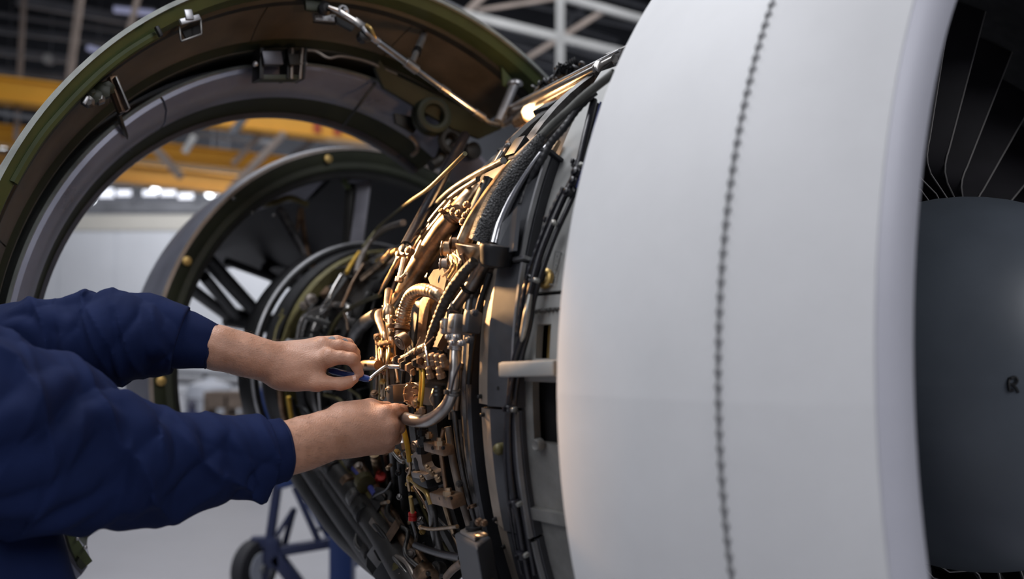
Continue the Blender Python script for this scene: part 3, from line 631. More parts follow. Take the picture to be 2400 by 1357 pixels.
# stencilled label on the fan case panel (outlined strip, letters worn to illegible blocks)
def strip(x0, y0, x1, y1, wpx, m, nm, off=.0016, par=None):
    a, b = surf(x0, y0, off), surf(x1, y1, off); return MB().bar(a, b, px2m(wpx, a.y)*1.35, .0006, up=nrm((a+b)/2)).build(nm, M[m], par or eng, 0)
lb = strip(1316, 592, 1296, 666, 1.4, 'mark', 'stencil'); strip(1302, 588, 1288, 668, 1.2, 'seal', 'stencil', par=lb); strip(1304, 590, 1316, 592, 1.4, 'seal', 'stencil', par=lb); strip(1289, 667, 1296, 666, 1.4, 'seal', 'stencil', par=lb)
for k in range(9): q = .10+.09*k; strip(1304+(1294-1304)*q+4, 592+(664-592)*q, 1304+(1294-1304)*q+3, 592+(664-592)*(q+.055), 4.2, 'clamp' if k % 3 else 'seal', 'stencil_letter', .0014, lb)
# beam ring: box segments with the rear face browned as if lamplit
for (a0, a1, ro, s1) in ((12.9, 24.3, .795, .164), (-2.0, 12.5, .790, .158), (-15.0, -2.3, .786, .158), (-52, -15.3, .782, .158)):
    n = max(8, int(abs(a1-a0)))
    sg = erev(MB(), [(.095, ro-.004), (.100, ro), (s1, ro), (s1, .73), (.095, .73)], math.radians(a0), math.radians(a1), n, True).build('beam_segment', M['beam'], eng, 30)
    erev(MB(), [(s1+.001, ro-.001), (s1+.036, ro-.013), (s1+.040, ro-.05), (s1+.001, .73)], math.radians(a0+.1), math.radians(a1-.1), n, True).build('beam_rear_face', M['beamface'], sg, 30)
    erev(MB(), [(.095, ro), (.095, ro+.007), (.099, ro+.007), (.100, ro)], math.radians(a0+.1), math.radians(a1-.1), n, True).build('beam_edge', M['alu'], sg, 30)
    for q in (.06, .94):
        a = math.radians(a0+(a1-a0)*q); bolt(E(s1+.025, ro-.006, a), nrm(E(s1, ro, a)), .0026, .004, 'black', 'bolt', sg)
a = math.radians(24.4)
MB().plate([E(.09, .81, a), E(.176, .81, a), E(.176, .74, a), E(.09, .74, a)], E(.1, .8, a+.006)-E(.1, .8, a)).build('beam_end_cap', M['beam'], eng, 0)
a = math.radians(12.7)
MB().plate([E(.09, .80, a), E(.225, .79, a), E(.225, .73, a), E(.09, .73, a)], E(.1, .8, a+.006)-E(.1, .8, a)).build('beam_joint', M['alu'], eng, 0)
MB().plate([E(.10, .815, a+.09), E(.15, .80, a+.07), E(.15, .80, a+.01), E(.095, .81, a+.01)], DV*.004+UV*.004).build('gusset', M['beam'], eng, 0)
for (s, r, w_, m) in ((.236, .766, .006, 'beam'), (.252, .757, .004, 'black'), (.268, .752, .006, 'dsteel'), (.292, .735, .008, 'casing')):
    erev(MB(), [(s-w_, r-.04), (s-w_, r-.002), (s, r), (s+w_, r-.002), (s+w_, r-.04)], -PI/3, .43, 64, True).build('seal_ring', M[m], eng)

def path_of(pts, off=0.0): return [surf(p[0], p[1], p[2] if len(p) > 2 else off) for p in pts]
def pp(nm, pts, rpx, m, off=.0, seg=10, ribs=0, par=None, sm=6, ends=None):
    q = path_of(pts, off); Ym = sum(v.y for v in q)/len(q)
    c = crom(q, sm if not ribs else 14)
    if isinstance(rpx, (list, tuple)): r = [px2m(v, Ym) for v in np.interp(np.linspace(0, 1, len(c)), np.linspace(0, 1, len(rpx)), rpx)]
    else: r = [px2m(rpx, Ym)]*len(c)
    if ribs: r = [v*(1+ribs*(1 if k % 4 in (0, 1) else -1)) for k, v in enumerate(r)]
    o = MB().tube(c, r, seg).build(nm, M[m], par or eng, 50)
    if ends:
        for e in ends:
            k = 0 if e == 0 else len(c)-1; t_ = (c[min(k+2, len(c)-1)]-c[max(k-2, 0)]).normalized(); rr = r[k]
            MB().lathe(c[k]-t_*rr*1.0, t_, [(0, rr*1.1), (rr*.2, rr*1.45), (rr*1.6, rr*1.45), (rr*1.8, rr*1.15)], 8).build('union_nut', M[m], o, 30)
    return o
def clampring(x, y, x2, y2, rpx, lpx, m='dsteel', off=.0, par=None, nm='clamp'):
    a, b = surf(x, y, off), surf(x2, y2, off); t_ = (b-a).normalized(); R_ = px2m(rpx, a.y); L = px2m(lpx, a.y)
    o = MB().lathe(a-t_*L/2, t_, [(0, R_*.9), (L*.1, R_), (L*.35, R_), (L*.42, R_*.94), (L*.58, R_*.94), (L*.65, R_), (L*.9, R_), (L, R_*.9)], 18).build(nm, M[m], par or eng, 40)
    n = nrm(a); MB().bar(a+n*R_*.9, a+n*R_*1.5, R_*.5, L*.7, bev=.0008).build('clamp_lug', M[m], o, 30)
    return o
def pbar(nm, x0, y0, x1, y1, wpx, dep, m, off=.0, bev=.002, par=None, off2=None):
    a, b = surf(x0, y0, off), surf(x1, y1, off if off2 is None else off2); return MB().bar(a, b, px2m(wpx, a.y), dep, up=nrm((a+b)/2), bev=bev).build(nm, M[m], par or eng, 30)
VIEW = Vector((.1, -1, 0)).normalized()
def disc(nm, x, y, rpx, m, off=.0, ax=None, prof=None, seg=20, par=None):
    p = surf(x, y, off); R_ = px2m(rpx, p.y); ax = ax if ax is not None else nrm(p)
    pr = prof or [(-1.2, .95), (0, 1), (.15, .92), (.15, .62), (.32, .6), (.32, .25), (.2, .2)]
    return MB().lathe(p, ax, [(h*R_, r*R_) for h, r in pr], seg).build(nm, M[m], par or eng, 35)
HEX = [(-1, .9), (-.6, .95), (-.6, 1.2), (.4, 1.2), (.4, .8), (.9, .75), (1.0, .5)]

# cable harness down the fan case
hb_ = pp('cable', [(1392, 235, .02), (1372, 320, .02), (1352, 400, .02), (1318, 470, .018), (1288, 540, .018), (1262, 610, .018), (1240, 700, .018), (1226, 780, .015), (1206, 850, .012), (1196, 930, .012), (1192, 1010, .012), (1197, 1110, .012), (1212, 1210, .012), (1236, 1345, .012), (1262, 1450, .012)], 9, 'cable', seg=12)
pp('cable', [(1400, 245, .01), (1380, 330, .01), (1362, 410, .014), (1334, 480, .014), (1302, 550, .012), (1276, 620, .012), (1252, 700, .012), (1240, 770, .01), (1222, 840, .008), (1208, 930, .006), (1206, 1020, .006), (1212, 1110, .006), (1228, 1210, .006), (1252, 1345, .006)], 7, 'cable', seg=10)
pp('cable', [(1320, 440, .022), (1290, 500, .022), (1262, 570, .022), (1238, 640, .02), (1222, 720, .018), (1212, 790, .016)], 5, 'cable', ribs=.10, seg=10)
pp('cable', [(1203, 880, .016), (1189, 960, .016), (1183, 1060, .016), (1190, 1160, .016), (1204, 1260, .016), (1222, 1345, .016)], 4, 'cable', ribs=.10)
pp('cable_tape', [(1243, 690, .026), (1234, 740, .026), (1226, 785, .022), (1222, 800, .02)], [6, 9, 8, 3], 'clamp', seg=8)
for (x, y, x2, y2) in ((1246, 655, 1238, 690), (1288, 520, 1272, 550), (1194, 958, 1193, 990), (1352, 385, 1342, 410), (1222, 1300, 1228, 1330), (1206, 1180, 1210, 1200)):
    clampring(x, y, x2, y2, 13, 17, 'cable', .016); p = surf(x+10, y+2, .026); bolt(p, nrm(p), .0030, .004, 'clamp', 'clamp_screw')
MB().tube(crom([surf(1408, 240, .03), surf(1385, 330, .03), surf(1365, 400, .028), surf(1352, 440, .026)], 6), .0016, 8).build('cable_blue', mat('cable_blue', (.012, .018, .09), .3), eng)
for (x, y, r) in ((1352, 405, 13), (1345, 425, 11), (1330, 450, 10)): disc('plug_backshell', x, y, r, 'cable', .024, seg=10, prof=HEX)
# smooth light strip and dark edge beside the beam
# hoses over the top
pp('hose', [(1440, 170, .05), (1370, 225, .04), (1330, 262, .035), (1292, 296, .03), (1266, 322, .03)], 10.5, 'hosegrey', seg=12)
pp('hose', [(1395, 215, .03), (1352, 258, .03), (1322, 300, .03), (1292, 335, .025), (1268, 378, .02), (1240, 430, .01), (1222, 480, .01)], 9, 'rubber', seg=10, ribs=.06)
kn = pp('knit_sleeve', [(1272, 318, .03), (1240, 362, .03), (1206, 410, .03), (1172, 465, .03), (1146, 520, .03), (1128, 568, .03)], [13, 20, 26, 31, 33, 32], 'knit', seg=20, sm=10)
pp('duct', [(1262, 318, .02), (1225, 358, .022), (1190, 400, .022), (1150, 455, .022), (1112, 515, .022), (1088, 566, .022)], [6, 10, 14, 17, 19, 20], 'bronze', seg=16)
pp('duct', [(1300, 320, .02), (1268, 358, .02), (1228, 412, .022), (1196, 468, .022), (1172, 522, .022), (1158, 572, .024)], [5, 8, 10, 12, 13, 13], 'chrome', seg=16)
pp('duct', [(1310, 330, .0), (1280, 385, .0), (1248, 440, .0), (1218, 500, .0), (1198, 560, .0)], [6, 9, 11, 12, 10], 'bronze', seg=12)
# bowl-shaped collar under the knit sleeve
p = surf(1118, 580, .03); ax = Vector((.12, -.18, 1)).normalized()
cb = MB().lathe(p, ax, [(-.026, .010), (-.020, .018), (-.008, .028), (.0, .032), (.002, .0325), (.003, .031), (-.004, .027), (-.014, .016)], 32).build('bowl_collar', M['bronze'], eng, 40)
p2 = surf(1166, 588, .03); MB().lathe(p2, ax, [(-.024, .010), (-.020, .022), (-.004, .024), (.004, .026), (.008, .025), (.008, .014)], 24).build('bowl_collar', M['black'], eng, 40)
for a in range(5): MB().bar(p+ax*-.012+Vector((-.02+.01*a, -.02, 0)), p+ax*-.032+Vector((-.01+.006*a, -.01, 0)), .004, .004).build('collar_rib', M['bronzed'], cb, 20)
# two grey tubes and the silver connectors below the collar
g1 = pp('pipe', [(1138, 612, .02), (1122, 640, .016), (1104, 672, .016)], 17, 'dsteel', seg=16); clampring(1098, 675, 1090, 690, 19, 9, 'black', .016)
pp('pipe', [(1100, 674, .016), (1080, 702, .016), (1064, 724, .018)], 12, 'dsteel', seg=14, ends=(1,)); pp('pipe', [(1118, 662, .004), (1104, 700, .004), (1096, 752, .01)], 11, 'dsteel', seg=14)
pp('pipe', [(1148, 640, .01), (1122, 720, .01), (1108, 800, .01), (1098, 900, .01)], 7, 'black')
cn = pbar('connector', 1083, 738, 1078, 784, 31, .036, 'alu', .032, .004); pbar('connector_face', 1082, 752, 1080, 772, 16, .040, 'clamp', .032, .001, cn); pbar('connector', 1057, 748, 1054, 786, 20, .030, 'alu', .036, .004); pbar('connector_face', 1056, 756, 1055, 774, 9, .034, 'steel', .036, .001, cn)
pbar('connector_neck', 1062, 730, 1061, 748, 12, .02, 'dsteel', .036, .003)
cl = pbar('clamp_bracket', 1110, 728, 1104, 782, 26, .026, 'beam', .026, .006); pbar('clamp_foot', 1100, 784, 1098, 806, 22, .012, 'beam', .03, .006, par=cl)
for (x, y) in ((1112, 733), (1100, 797)): p = surf(x, y, .043); bolt(p, nrm(p), .004, .005, 'beam', 'clamp_screw', cl)
disc('coupling_nut', 1068, 800, 17, 'alu', .03, ax=(surf(1068, 800)-surf(1070, 770)).normalized(), prof=[(-1.0, .7), (-.9, 1), (-.3, 1), (-.25, 1.15), (.2, 1.15), (.25, .95), (.9, .9), (1.0, .7)], seg=16)
for k in range(4): p = surf(1052+k*10, 790+(k % 2)*14, .042); bolt(p, nrm(p), .0035, .006, 'alu')
# the bent pipe held by the lower hand
bp_ = pp('bent_pipe', [(1068, 812, .03), (1066, 860, .032), (1063, 905, .034), (1054, 938, .036), (1034, 966, .040), (1004, 985, .046), (972, 986, .052), (944, 978, .056)], [12.5, 13, 13.5, 14, 15, 15.5, 15.5, 15.5], 'steel', seg=20)
clampring(1063, 918, 1061, 936, 17, 15, 'dsteel', .034); clampring(1069, 816, 1068, 830, 15, 10, 'alu', .03)
pp('cable', [(1080, 850, .05), (1072, 868, .05), (1063, 892, .05), (1056, 922, .048)], 2.6, 'cable', seg=6); pp('pipe', [(1082, 850, .0), (1076, 900, .0), (1070, 960, .0)], 8, 'bronzed')
# big warm duct and its neighbours
pp('duct', [(934, 706, -.01), (952, 676, -.01), (974, 638, -.01), (994, 606, -.01), (1012, 578, -.01), (1042, 534, -.01), (1066, 506, -.01), (1088, 478, -.012), (1118, 440, -.02)], [20, 22, 24, 25, 25, 25, 24, 22, 18], 'bronze', seg=22)
pp('pipe', [(924, 706, -.005), (944, 660, -.005), (966, 618, -.005), (1000, 552, -.005), (1030, 512, -.005), (1062, 472, -.005)], 8, 'bronze')
for (pts, r, m) in (([(948, 590), (974, 548), (1006, 500), (1050, 452), (1110, 412), (1180, 376)], 7, 'dsteel'), ([(962, 590), (990, 545), (1022, 500), (1062, 458), (1120, 420)], 6, 'dsteel'), ([(940, 640), (962, 596), (985, 560), (1010, 524)], 5, 'bronzed'), ([(972, 600), (1000, 560), (1030, 520)], 4, 'steel')): pp('pipe', pts, r, m, .0)
for (x, y, x2, y2) in ((1078, 502, 1090, 488), (1060, 512, 1068, 500)): clampring(x, y, x2, y2, 26, 11, 'bronzed', -.008)
for (x, y, r) in ((1075, 500, 8), (1092, 506, 9), (1100, 496, 7), (1062, 494, 7), (1086, 520, 9), (1094, 480, 8)): disc('fitting', x, y, r, 'bronzed', .03, seg=8, prof=HEX)
# long dark stay rod from the hinge
MB().tube([P(1090, 318, 2.15), surf(952, 578, .03)], [.0125, .0125], 14).build('stay_rod', M['cable'], eng)
disc('rod_end', 950, 585, 13, 'dsteel', .03, seg=10, prof=HEX); disc('rod_end', 960, 588, 10, 'bronzed', .035, seg=10, prof=HEX); disc('rod_end', 938, 596, 10, 'bronze', .03, seg=10, prof=HEX)
pp('pipe', [(942, 590, .02), (922, 630, .02), (900, 670, .02), (888, 690, .02)], [6, 6, 5, 2], 'bronze'); pp('pipe', [(948, 606, .03), (940, 640, .03), (936, 656, .03)], 7, 'bronze', ends=(1,)); pp('pipe', [(936, 652, .03), (944, 648, .03), (952, 640, .03)], 4, 'bronze')
# plugs and connectors beneath the collar
for (x, y, r, m) in ((1036, 582, 18, 'bronze'), (1056, 570, 15, 'bronzed'), (1032, 620, 15, 'titan'), (1050, 608, 13, 'bronze'), (1066, 600, 12, 'bronzed')):
    disc('plug', x, y, r, m, .02, ax=(nrm(surf(x, y))*.6+DV*.5+ZV*-.15), prof=[(-2.4, .8), (-1.2, .8), (-1.15, 1.0), (-.3, 1.0), (-.25, .85), (0, 1.05), (.12, 1.0), (.12, .72), (-.05, .66), (-.05, .4), (.25, .34)], seg=18)
pb_ = MB().plate([surf(1003, 652, .02), surf(1016, 632, .02), surf(1038, 628, .02), surf(1046, 655, .02), (surf(1038, 690, .02)), surf(1010, 672, .02)], -nrm(surf(1020, 655))*.03).build('valve_block', M['matte'], eng, 20)
disc('valve_cap', 1042, 656, 17, 'black', .012, ax=DV*-.3+nrm(surf(1042, 656))*.4, seg=16)
for k in range(9):
    x0, y0 = 1058+rng.uniform(-10, 14), 585+rng.uniform(0, 20); x1, y1 = 1048+rng.uniform(-14, 22), 640+rng.uniform(-6, 26)
    pp('wire', [(x0, y0, .03), ((x0+x1)/2+rng.uniform(4, 16), (y0+y1)/2-rng.uniform(0, 12), .045), (x1, y1, .03)], rng.uniform(2, 4), rng.choice(['bronze', 'bronze', 'gold', 'bronzed']), seg=7)
# wrapped bend hose with its ringed end
pp('bend_hose', [(1048, 712, .0), (1030, 694, .02), (1008, 682, .03), (984, 680, .034), (964, 692, .036), (952, 716, .036), (945, 742, .036), (941, 762, .034)], [13, 14, 15, 15.5, 16, 16, 16, 16], 'bronze', seg=18, ribs=.035)
for (x, y, x2, y2, r, l, m) in ((943, 748, 941, 765, 21, 12, 'bronze'), (939, 768, 938, 785, 23, 14, 'bronzed'), (937, 786, 937, 800, 19, 16, 'bronzed')): clampring(x, y, x2, y2, r, l, m, .034)
disc('round_cap', 938, 803, 20, 'bronzed', .05, ax=nrm(surf(938, 803))*.7-ZV*.5, prof=[(-1, .9), (0, 1), (.12, .95), (.12, .7), (.2, .66), (.2, .3), (.12, .25)])
# rounded plates
for pts, m, th in (([(984, 704), (992, 696), (1008, 697), (1008, 714), (1000, 760), (996, 820), (992, 868), (974, 868), (978, 790)], 'bronze', .022), ([(1048, 726), (1062, 722), (1058, 748), (1030, 800), (1010, 842), (1004, 838), (1022, 770)], 'titan', .015), ([(1034, 700), (1048, 706), (1044, 730), (1014, 752), (1010, 725), (1018, 706)], 'bronzed', .03)):
    MB().plate([surf(x, y, .012) for x, y in pts], -nrm(surf(*pts[0]))*th).build('shield_plate', M[m], eng, 25)
# wrapped dark hose running down and its branch
pp('wrapped_hose', [(1112, 612, .045), (1090, 636, .048), (1064, 670, .05), (1044, 706, .05), (1028, 744, .05), (1012, 786, .05), (1001, 822, .048)], [11, 12.5, 13, 13, 13, 12, 11], 'wrap', seg=14, ribs=.045)
pp('wrapped_hose', [(1000, 812, .045), (978, 822, .045), (952, 838, .045), (930, 846, .042)], 9, 'wrap', seg=12, ribs=.07, ends=(1,))
pp('wire', [(996, 806, .055), (1000, 830, .06), (1004, 856, .055)], 3.2, 'steel', seg=7); pp('wire', [(985, 790, .06), (976, 812, .06), (970, 830, .055)], 1.6, 'bronze', seg=6); pp('wire', [(1016, 790, .062), (1000, 806, .062), (986, 818, .06)], 1.4, 'bronze', seg=6)
# elbows and slim tubes at the front edge of the hand
for (pts, r) in (([(896, 730, .02), (888, 734, .03), (887, 746, .034), (893, 764, .034), (900, 784, .034), (906, 806, .03), (911, 830, .03)], [8, 9, 9, 9, 8, 5, 4]), ([(911, 682, .02), (909, 706, .025), (908, 726, .03)], 9), ([(912, 742, .036), (913, 764, .036), (916, 786, .034), (918, 812, .034)], [9, 9, 8, 6])): pp('elbow_pipe', pts, r, 'bronze', seg=12)
disc('tee_fitting', 911, 735, 15, 'bronze', .034, ax=ZV, prof=[(-1.2, .6), (-1.1, .8), (-.5, 1), (.4, 1), (.9, .8), (1.3, .6)], seg=14); clampring(910, 722, 910, 716, 11, 7, 'bronze', .03); clampring(914, 752, 914, 760, 12, 8, 'bronze', .034)
for k in range(15):
    x0 = 886+rng.uniform(-8, 40); x1 = x0+rng.uniform(-14, 16); ya, yb = rng.uniform(765, 820), rng.uniform(880, 950)
    pp('thin_pipe', [(x0, ya, .02), ((x0+x1)/2+rng.uniform(-4, 4), ya*.6+yb*.4, .025+rng.uniform(-.015, .02)), (x1, yb, .015)], rng.uniform(2.2, 4.6), rng.choice(['bronze', 'bronze', 'gold', 'bronzed']), seg=8, ends=(1,) if k % 2 else None)
for k in range(16):
    x, y = 884+rng.uniform(-10, 34), rng.uniform(780, 930); disc('fitting', x, y, rng.uniform(4.5, 9), rng.choice(['bronze', 'bronzed', 'gold']), .035, ax=Vector((rng.uniform(-1, 1), -.8, rng.uniform(-1, 1))), prof=HEX, seg=8)
for (x0, x1) in ((884, 912), (890, 914)): pbar('clip', x0, 806+x1-912, x1, 800+x1-912, 5, .008, 'bronze', .04, .001)
# bronze elbow left of the wrench
pp('elbow_pipe', [(842, 868, .02), (850, 858, .045), (866, 856, .055), (888, 856, .05)], [11, 12, 12, 11], 'bronzed', seg=14); clampring(872, 856, 884, 856, 14, 9, 'bronzed', .052); disc('fitting', 872, 842, 5, 'bronze', .055, prof=HEX, seg=8)
# union chain where the wrench bites
for k, (x, y, r) in enumerate(((948, 857, 12), (962, 862, 13), (974, 850, 10), (985, 846, 9), (956, 842, 9), (940, 846, 8), (930, 842, 9), (968, 872, 8))):
    disc('union_nut', x, y, r, 'bronzed' if k % 2 else 'black', .055, ax=(surf(990, 850)-surf(940, 858)).normalized()*.9-ZV*.1*(k % 3), prof=[(-.8, .8), (-.6, 1), (-.1, 1), (-.05, .7), (.15, .7), (.2, 1.05), (.7, 1.05), (.8, .6)], seg=6)
pp('wire', [(960, 868, .055), (964, 885, .055), (961, 898, .05)], 2, 'bronze', seg=6)
# yellow twin sleeve
for dx in (0, 6.5): pp('yellow_sleeve', [(985+dx, 858, .045), (986+dx, 884, .048), (985+dx, 915, .048), (981+dx, 950, .045), (979+dx, 966, .04)], 3.6, 'yellow', seg=8)
pp('yellow_sleeve', [(944, 994, .03), (950, 1022, .03), (956, 1052, .03), (960, 1082, .03)], 6, 'yellow', seg=10)
# actuator faces
act = pbar('actuator', 938, 900, 940, 944, 34, .05, 'titan', .01, .008); disc('actuator_face', 968, 925, 29, 'bronze', .018, ax=nrm(surf(968, 925))*.8-DV*.3, prof=[(-1.6, .9), (-.1, 1), (0, 1), (.08, .93), (.02, .86), (.02, .74), (.15, .7), (.15, .3), (.25, .26)], seg=28, par=act)
disc('actuator_face', 1004, 926, 24, 'titan', .02, ax=nrm(surf(1004, 926))*.5-DV*.8, prof=[(-1.0, .9), (-.1, 1), (0, 1), (.06, .9), (.06, .5)], seg=24, par=act)
for k in range(10): p = surf(968, 925, .02)+ZV*.020*math.sin(k*.63)+DV*.016*math.cos(k*.63); bolt(p+nrm(p)*.006, nrm(p), .0015, .004, 'bronze', 'bolt', act)
disc('lock_nut', 975, 945, 10, 'bronze', .05, prof=HEX, seg=6); disc('lock_nut', 990, 962, 9, 'bronzed', .05, ax=ZV, prof=HEX, seg=8); disc('lock_nut', 982, 970, 9, 'bronzed', .045, ax=ZV, prof=HEX, seg=8)
pp('lock_wire', [(1016, 912, .05), (1012, 924, .055), (1008, 936, .055), (1014, 950, .05)], 2, 'bronze', seg=6)
# dark manifold block with studs
mb_ = pbar('manifold_block', 1022, 858, 1024, 888, 44, .05, 'black', .02, .004); pbar('manifold_top', 1000, 856, 1050, 862, 12, .056, 'bronzed', .024, .003, mb_); pbar('manifold_base', 1022, 890, 1024, 904, 34, .045, 'dsteel', .02, .003, mb_)
for (x, y) in ((1006, 850), (1018, 848), (1030, 850), (1042, 852), (1010, 880), (1034, 880)): p = surf(x, y, .05); bolt(p, ZV*.8+nrm(p)*.3, .0055, .014, 'bronzed', 'stud', mb_)
for (x, y, r) in ((1020, 824, 11), (1030, 832, 10), (1022, 840, 12)): disc('fitting', x, y, r, 'black', .04, ax=ZV, prof=HEX, seg=6)
disc('hose_boot', 1028, 922, 15, 'black', .03, ax=-ZV, prof=[(-1.2, .9), (-.9, 1), (-.6, .9), (-.3, 1), (0, .9), (.3, 1), (.6, .85), (2.5, .8)], seg=14)
# lower valves
for (x0, y0, x1, y1, d, m) in ((1006, 1044, 1052, 1056, .020, 'bronzed'), (1024, 1162, 1074, 1174, .024, 'bronzed')):
    vb = pbar('valve_body', x0, y0, x1, y1, 22 if y0 < 1100 else 28, d, m, .03, .003); p = surf((x0+x1)/2+2, y0-6, .036)
    MB().lathe(p, ZV, [(-.010, .006), (-.004, .006), (-.004, .0085), (.003, .0085), (.003, .005), (.008, .005)], 6).build('valve_nut', M['bronze'], vb, 30)
    for k in range(3): q = surf(x0+8+k*12, y0+6, .0405); MB().lathe(q, nrm(q), [(-.002, .003), (.001, .003)], 8).build('port', M['black'], vb, 30)
pp('push_rod', [(1034, 1066, .035), (1040, 1110, .035), (1046, 1148, .035)], 5, 'bronzed'); pp('push_rod', [(1040, 1005, .03), (1036, 1026, .03)], 5, 'bronzed')
for (x, y, r) in ((990, 1012, 11), (994, 1034, 13), (988, 1052, 12), (1006, 1020, 8)): disc('fitting', x, y, r, 'black' if r > 10 else 'bronze', .03, ax=ZV, prof=HEX, seg=8)
gx = MB().plate([surf(x, y, .03) for x, y in ((962, 1070), (974, 1058), (986, 1062), (990, 1088), (996, 1100), (1016, 1112), (1004, 1122), (986, 1106), (978, 1090))], -nrm(surf(985, 1085))*.02).build('angle_bracket', M['titan'], eng, 20)
pbar('gearbox', 1006, 1062, 1014, 1104, 50, .05, 'black', .005, .008); pbar('gearbox', 985, 1112, 1020, 1122, 36, .035, 'black', .015, .006); pbar('gearbox_lid', 986, 1106, 1022, 1112, 14, .034, 'titan', .022, .003)
disc('ear', 972, 1048, 15, 'titan', .02, seg=16)
for (x, y) in ((1003, 1098), (1012, 1108), (990, 1122), (1026, 1122)): p = surf(x, y, .05); bolt(p, nrm(p)*.6+ZV, .0035, .007, 'bronze')
# capped pipe, red caps, thin lower plumbing
pp('ribbed_pipe', [(878, 1064, .02), (886, 1100, .02), (896, 1140, .02), (908, 1184, .02)], 10, 'bronze', seg=14, ribs=.03); clampring(893, 1118, 895, 1126, 12, 14, 'red', .02, nm='red_cap')['label'] = 'red ring on a bronze pipe'; disc('red_cap', 967, 1210, 10, 'red', .03, ax=ZV, prof=[(-1, .9), (-.9, 1), (-.1, 1), (0, .85), (.1, 1), (.8, 1), (1, .8)], seg=14)
for pts, r, m in (([(962, 1164, .03), (965, 1182, .03), (967, 1200, .03)], 5, 'gold'), ([(966, 1222, .03), (972, 1240, .03), (976, 1262, .03), (968, 1280, .025), (958, 1290, .02)], 4, 'dsteel'), ([(986, 1236, .03), (1010, 1240, .03), (1040, 1238, .03), (1072, 1234, .03)], 4.5, 'bronze'),
                  ([(974, 1278, .04), (1000, 1288, .04), (1040, 1300, .04), (1082, 1308, .04)], 9, 'cable'), ([(962, 1122, .03), (980, 1138, .03), (1000, 1156, .03), (1010, 1182, .03)], 6, 'gold'), ([(1005, 1170, .02), (1014, 1200, .02), (1018, 1240, .02), (1030, 1290, .02)], 11, 'dsteel'),
                  ([(958, 1070, .03), (962, 1100, .03), (956, 1120, .03), (960, 1150, .03)], 4, 'bronze'), ([(912, 1046, .03), (922, 1062, .03), (936, 1078, .03), (946, 1084, .03)], 4, 'steel'), ([(970, 1140, .02), (990, 1170, .02), (1006, 1200, .02)], 4, 'bronzed'),
                  ([(1046, 1352, .05), (1062, 1334, .05), (1084, 1318, .05)], 9, 'bronzed'), ([(880, 1188, .05), (895, 1180, .05), (910, 1176, .05)], 4, 'bronze'), ([(868, 1178, .06), (880, 1162, .06), (905, 1148, .05), (918, 1128, .05)], 3, 'black'), ([(920, 1050, .0), (926, 1120, .0), (940, 1200, .0), (958, 1270, .0)], 8, 'dsteel'), ([(904, 1060, .0), (916, 1140, .0), (936, 1230, .0), (960, 1310, .0)], 7, 'bronzed'), ([(940, 1080, .01), (944, 1130, .01), (950, 1190, .01)], 10, 'black'), ([(1050, 1000, .0), (1062, 1080, .0), (1080, 1160, .0), (1100, 1230, .0)], 9, 'beamface'), ([(1064, 960, .0), (1076, 1060, .0), (1094, 1150, .0), (1116, 1230, .0)], 6, 'dsteel')):
    pp('pipe', pts, r, m, seg=10, ends=(0,) if r in (4.5, 6) else None)
for k in range(34):
    x, y = rng.uniform(905, 1000), rng.uniform(1050, 1300); disc('fitting', x, y, rng.uniform(3.5, 8), rng.choice(['bronze', 'bronzed', 'gold', 'dsteel', 'black']), .02, ax=Vector((rng.uniform(-1, 1), -.7, rng.uniform(-1, 1.2))), prof=HEX, seg=7)
disc('round_plug', 1020, 1336, 20, 'dsteel', .03, prof=[(-1, .9), (-.1, 1), (0, 1), (.1, .7), (.5, .66), (.6, .4), (1.3, .35)], ax=ZV*.7+nrm(surf(1020, 1336)), seg=20); disc('round_plug', 970, 1320, 24, 'black', .02, prof=[(-1, .9), (-.1, 1), (0, 1), (.1, .7), (.3, .66)], ax=ZV, seg=20)
disc('stud', 1076, 1134, 7, 'dsteel', .02, prof=HEX, seg=8); disc('stud', 1122, 1224, 8, 'bronzed', .03, prof=HEX, seg=8); disc('stud', 1134, 1226, 7, 'bronzed', .03, prof=HEX, seg=8); clampring(1108, 1186, 1112, 1200, 10, 8, 'bronzed', .012)
# grey box at the bottom
bx_c = [(1064, 1250), (1100, 1232), (1150, 1256), (1116, 1280)]
top = [surf(x, y, o_) for (x, y), o_ in zip(bx_c, (.05, .01, .03, .085))]; dn = Vector((.028, .03, -.17))
box_ = MB().plate(top, dn).build('control_box', M['beam'], eng, 0); bm_ = box_.modifiers.new('bevel', 'BEVEL'); bm_.width = .005; bm_.segments = 3
MB().plate([p+Vector((0, 0, .001)) for p in [top[0]*.82+top[2]*.18, top[1]*.82+top[3]*.18, top[2]*.82+top[0]*.18, top[3]*.82+top[1]*.18]], Vector((0, 0, .004))).build('box_lid', M['titan'], box_, 0)
p = top[0]*.2+top[1]*.3+top[2]*.3+top[3]*.2+Vector((0, 0, .006)); MB().lathe(p, ZV, [(0, .012), (.004, .012), (.005, .006), (.012, .005)], 14).build('box_connector', M['black'], box_, 30); MB().ring(top[2]*.5+top[3]*.5+Vector((-.004, .004, .007)), ZV, .008, .0018, 18, 6).build('box_ring', M['bronze'], box_)
p = (top[2]+top[3])/2+dn*.35; bolt(p, (top[3]-top[0]).normalized()*.3+Vector((.8, -.6, 0)), .006, .006, 'bronzed', 'bolt', box_)
